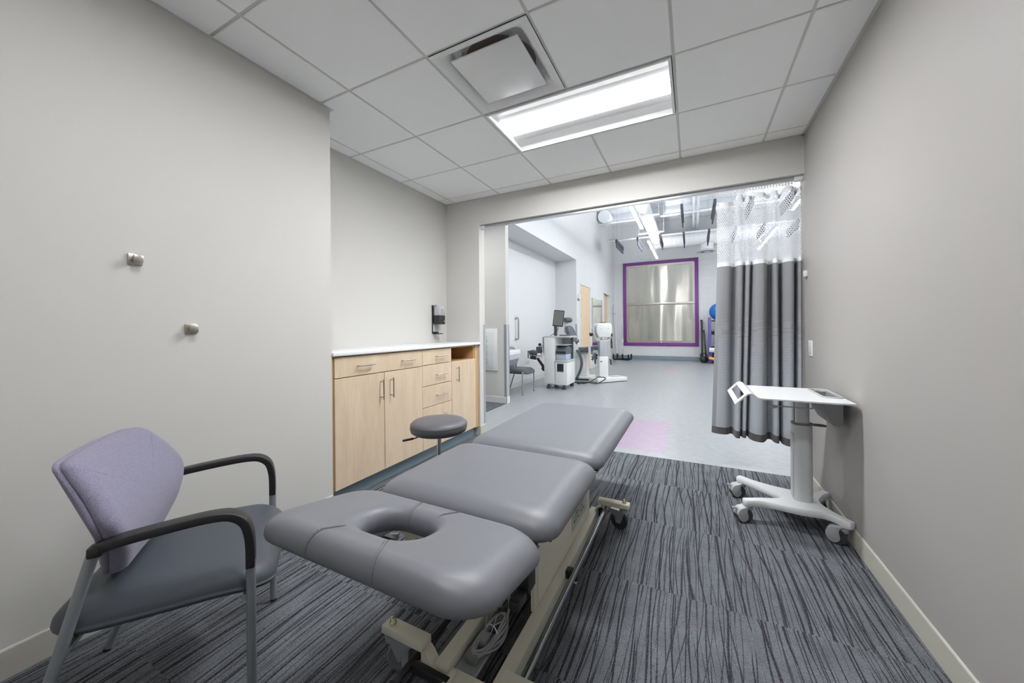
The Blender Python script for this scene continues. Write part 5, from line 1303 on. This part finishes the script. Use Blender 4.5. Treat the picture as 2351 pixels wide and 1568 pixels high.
# kettlebell, two leaning black poles, storage rack
def kettlebell(x, y, z, s, label, grp=None):
    t = thing('kettlebell', label, 'kettlebell', (x, y, z), group=grp)
    obj('bell', lathe(B(), [(.06 * s, 0), (.095 * s, .03 * s), (.125 * s, .09 * s), (.12 * s, .15 * s), (.085 * s, .20 * s), (.03 * s, .215 * s)], seg=20), IRON, t, angle=60)
    obj('handle', tube(B(), catmull([(-.075 * s, 0, .18 * s), (-.095 * s, 0, .25 * s), (-.075 * s, 0, .305 * s), (0, 0, .315 * s), (.075 * s, 0, .305 * s), (.095 * s, 0, .25 * s), (.075 * s, 0, .18 * s)], 4), .018 * s, 10), IRON, t)
kettlebell(.345, 13.82, 0, 1.0, 'black cast iron kettlebell on the floor right of purple frame')
for k, (a, b_, r) in enumerate((((.315, 14.02, .0), (.30, 14.36, 1.46), .038), ((.435, 13.98, .0), (.36, 14.22, 1.10), .030))):
    t = thing('training_post', ('upright black training post leaning beside the purple frame', 'slanted black training post with its foot behind the kettlebell')[k], 'post', a)
    obj('shaft', bar(B(), a, b_, r * 1.7, r * 1.7, (0, 1, 0)), BLACKMET, t, bevel=.006, world=True)
    obj('cap', bar(B(), V(*a).lerp(V(*b_), .96), V(*a).lerp(V(*b_), 1.0), r * 1.95, r * 1.95, (0, 1, 0)), BLACK, t, bevel=.008, world=True)
t = thing('storage_rack', 'purple upright storage rack with dark shelves behind the curtain', 'rack', (1.0, 13.75, 0))
for x in (.53, 1.50):
    for y in (13.60, 14.0): obj('upright', box(B(), x - .04, x + .04, y - .035, y + .035, 0, 1.53), PURPLERACK, t, bevel=.006, world=True)
    obj('foot', box(B(), x - .04, x + .04, 13.635, 13.965, .0, .07), PURPLERACK, t, smooth=False, world=True)
for z in (.56, .985, 1.43): obj('shelf', box(B(), .57, 1.46, 13.57, 14.03, z - .035, z + .005), IRON, t, bevel=.004, world=True)
obj('storage_bin', box(B(), .60, 1.44, 13.62, 13.98, .06, .34), DARKRUB, t, bevel=.012, world=True)
t = thing('exercise_ball', 'large blue exercise ball resting on top of purple rack', 'ball', (.80, 13.80, 1.435))
bm = B(); bmesh.ops.create_uvsphere(bm, u_segments=40, v_segments=24, radius=.285); bm.transform(Matrix.Translation((0, 0, .283)))
o = obj('ball_skin', bm, BLUE, t, angle=180)
for z in (-.12, -.04, .04, .12):
    rr = math.sqrt(.285 ** 2 - z * z); obj('ridge', tube(B(), [V(rr * math.cos(a), rr * math.sin(a), .283 + z) for a in [2 * PI * k / 36 for k in range(36)]], .0035, 6, closed=True), BLUE, o)
obj('valve', lathe(B(), [(.012, 0), (.012, .004), (.004, .006)], (0, 0, .566), 10), WHITEPL, t)
for k in range(5): kettlebell(.62 + k * .115, 13.70, .99, .40, ('small black kettlebell at the left end of the middle shelf', 'small black kettlebell second from left on the middle shelf', 'small black kettlebell third from left on the middle shelf', 'small black kettlebell fourth from left, half behind the curtain', 'small black kettlebell fifth from left, behind the curtain')[k], 'small kettlebells on the middle shelf')
for k in range(3):
    t = thing('dumbbell', ('black dumbbell nearest the left upright on the lower shelf', 'black dumbbell second from left on the lower shelf', 'black dumbbell farthest right on the lower shelf')[k], 'dumbbell', (.74 + k * .22, 13.78, .565), group='dumbbells on the lower shelf')
    for y in (-.10, .10): obj('head', lathe(B(), [(.05, -.045), (.085, -.035), (.085, .035), (.05, .045)], (0, y, .085), 8, 'Y'), IRON, t, angle=20)
    obj('grip', cyl(B(), (0, -.06, .085), (0, .06, .085), .017, seg=10), CHROME, t)
t = thing('foam_roller', 'white foam roller sticking out of the lower part of rack', 'foam roller', (.75, 13.5, .35))
obj('roller', cyl(B(), (.50, 13.50, .46), (1.25, 13.52, .42), .075, seg=22), FOAMW, t, world=True)
obj('end_face', cyl(B(), (.497, 13.50, .46), (.503, 13.50, .46), .03, seg=16), PALEGREY, t, world=True)
t = thing('foam_roller', 'slim orange foam roller leaning at the foot of purple rack', 'foam roller', (.6, 13.46, 0))
obj('roller', cyl(B(), (.49, 13.46, .20), (.98, 13.42, .05), .045, seg=18), ORANGE, t, world=True)
obj('end_face', cyl(B(), (.487, 13.46, .201), (.493, 13.46, .199), .018, seg=12), DARKRUB, t, world=True)
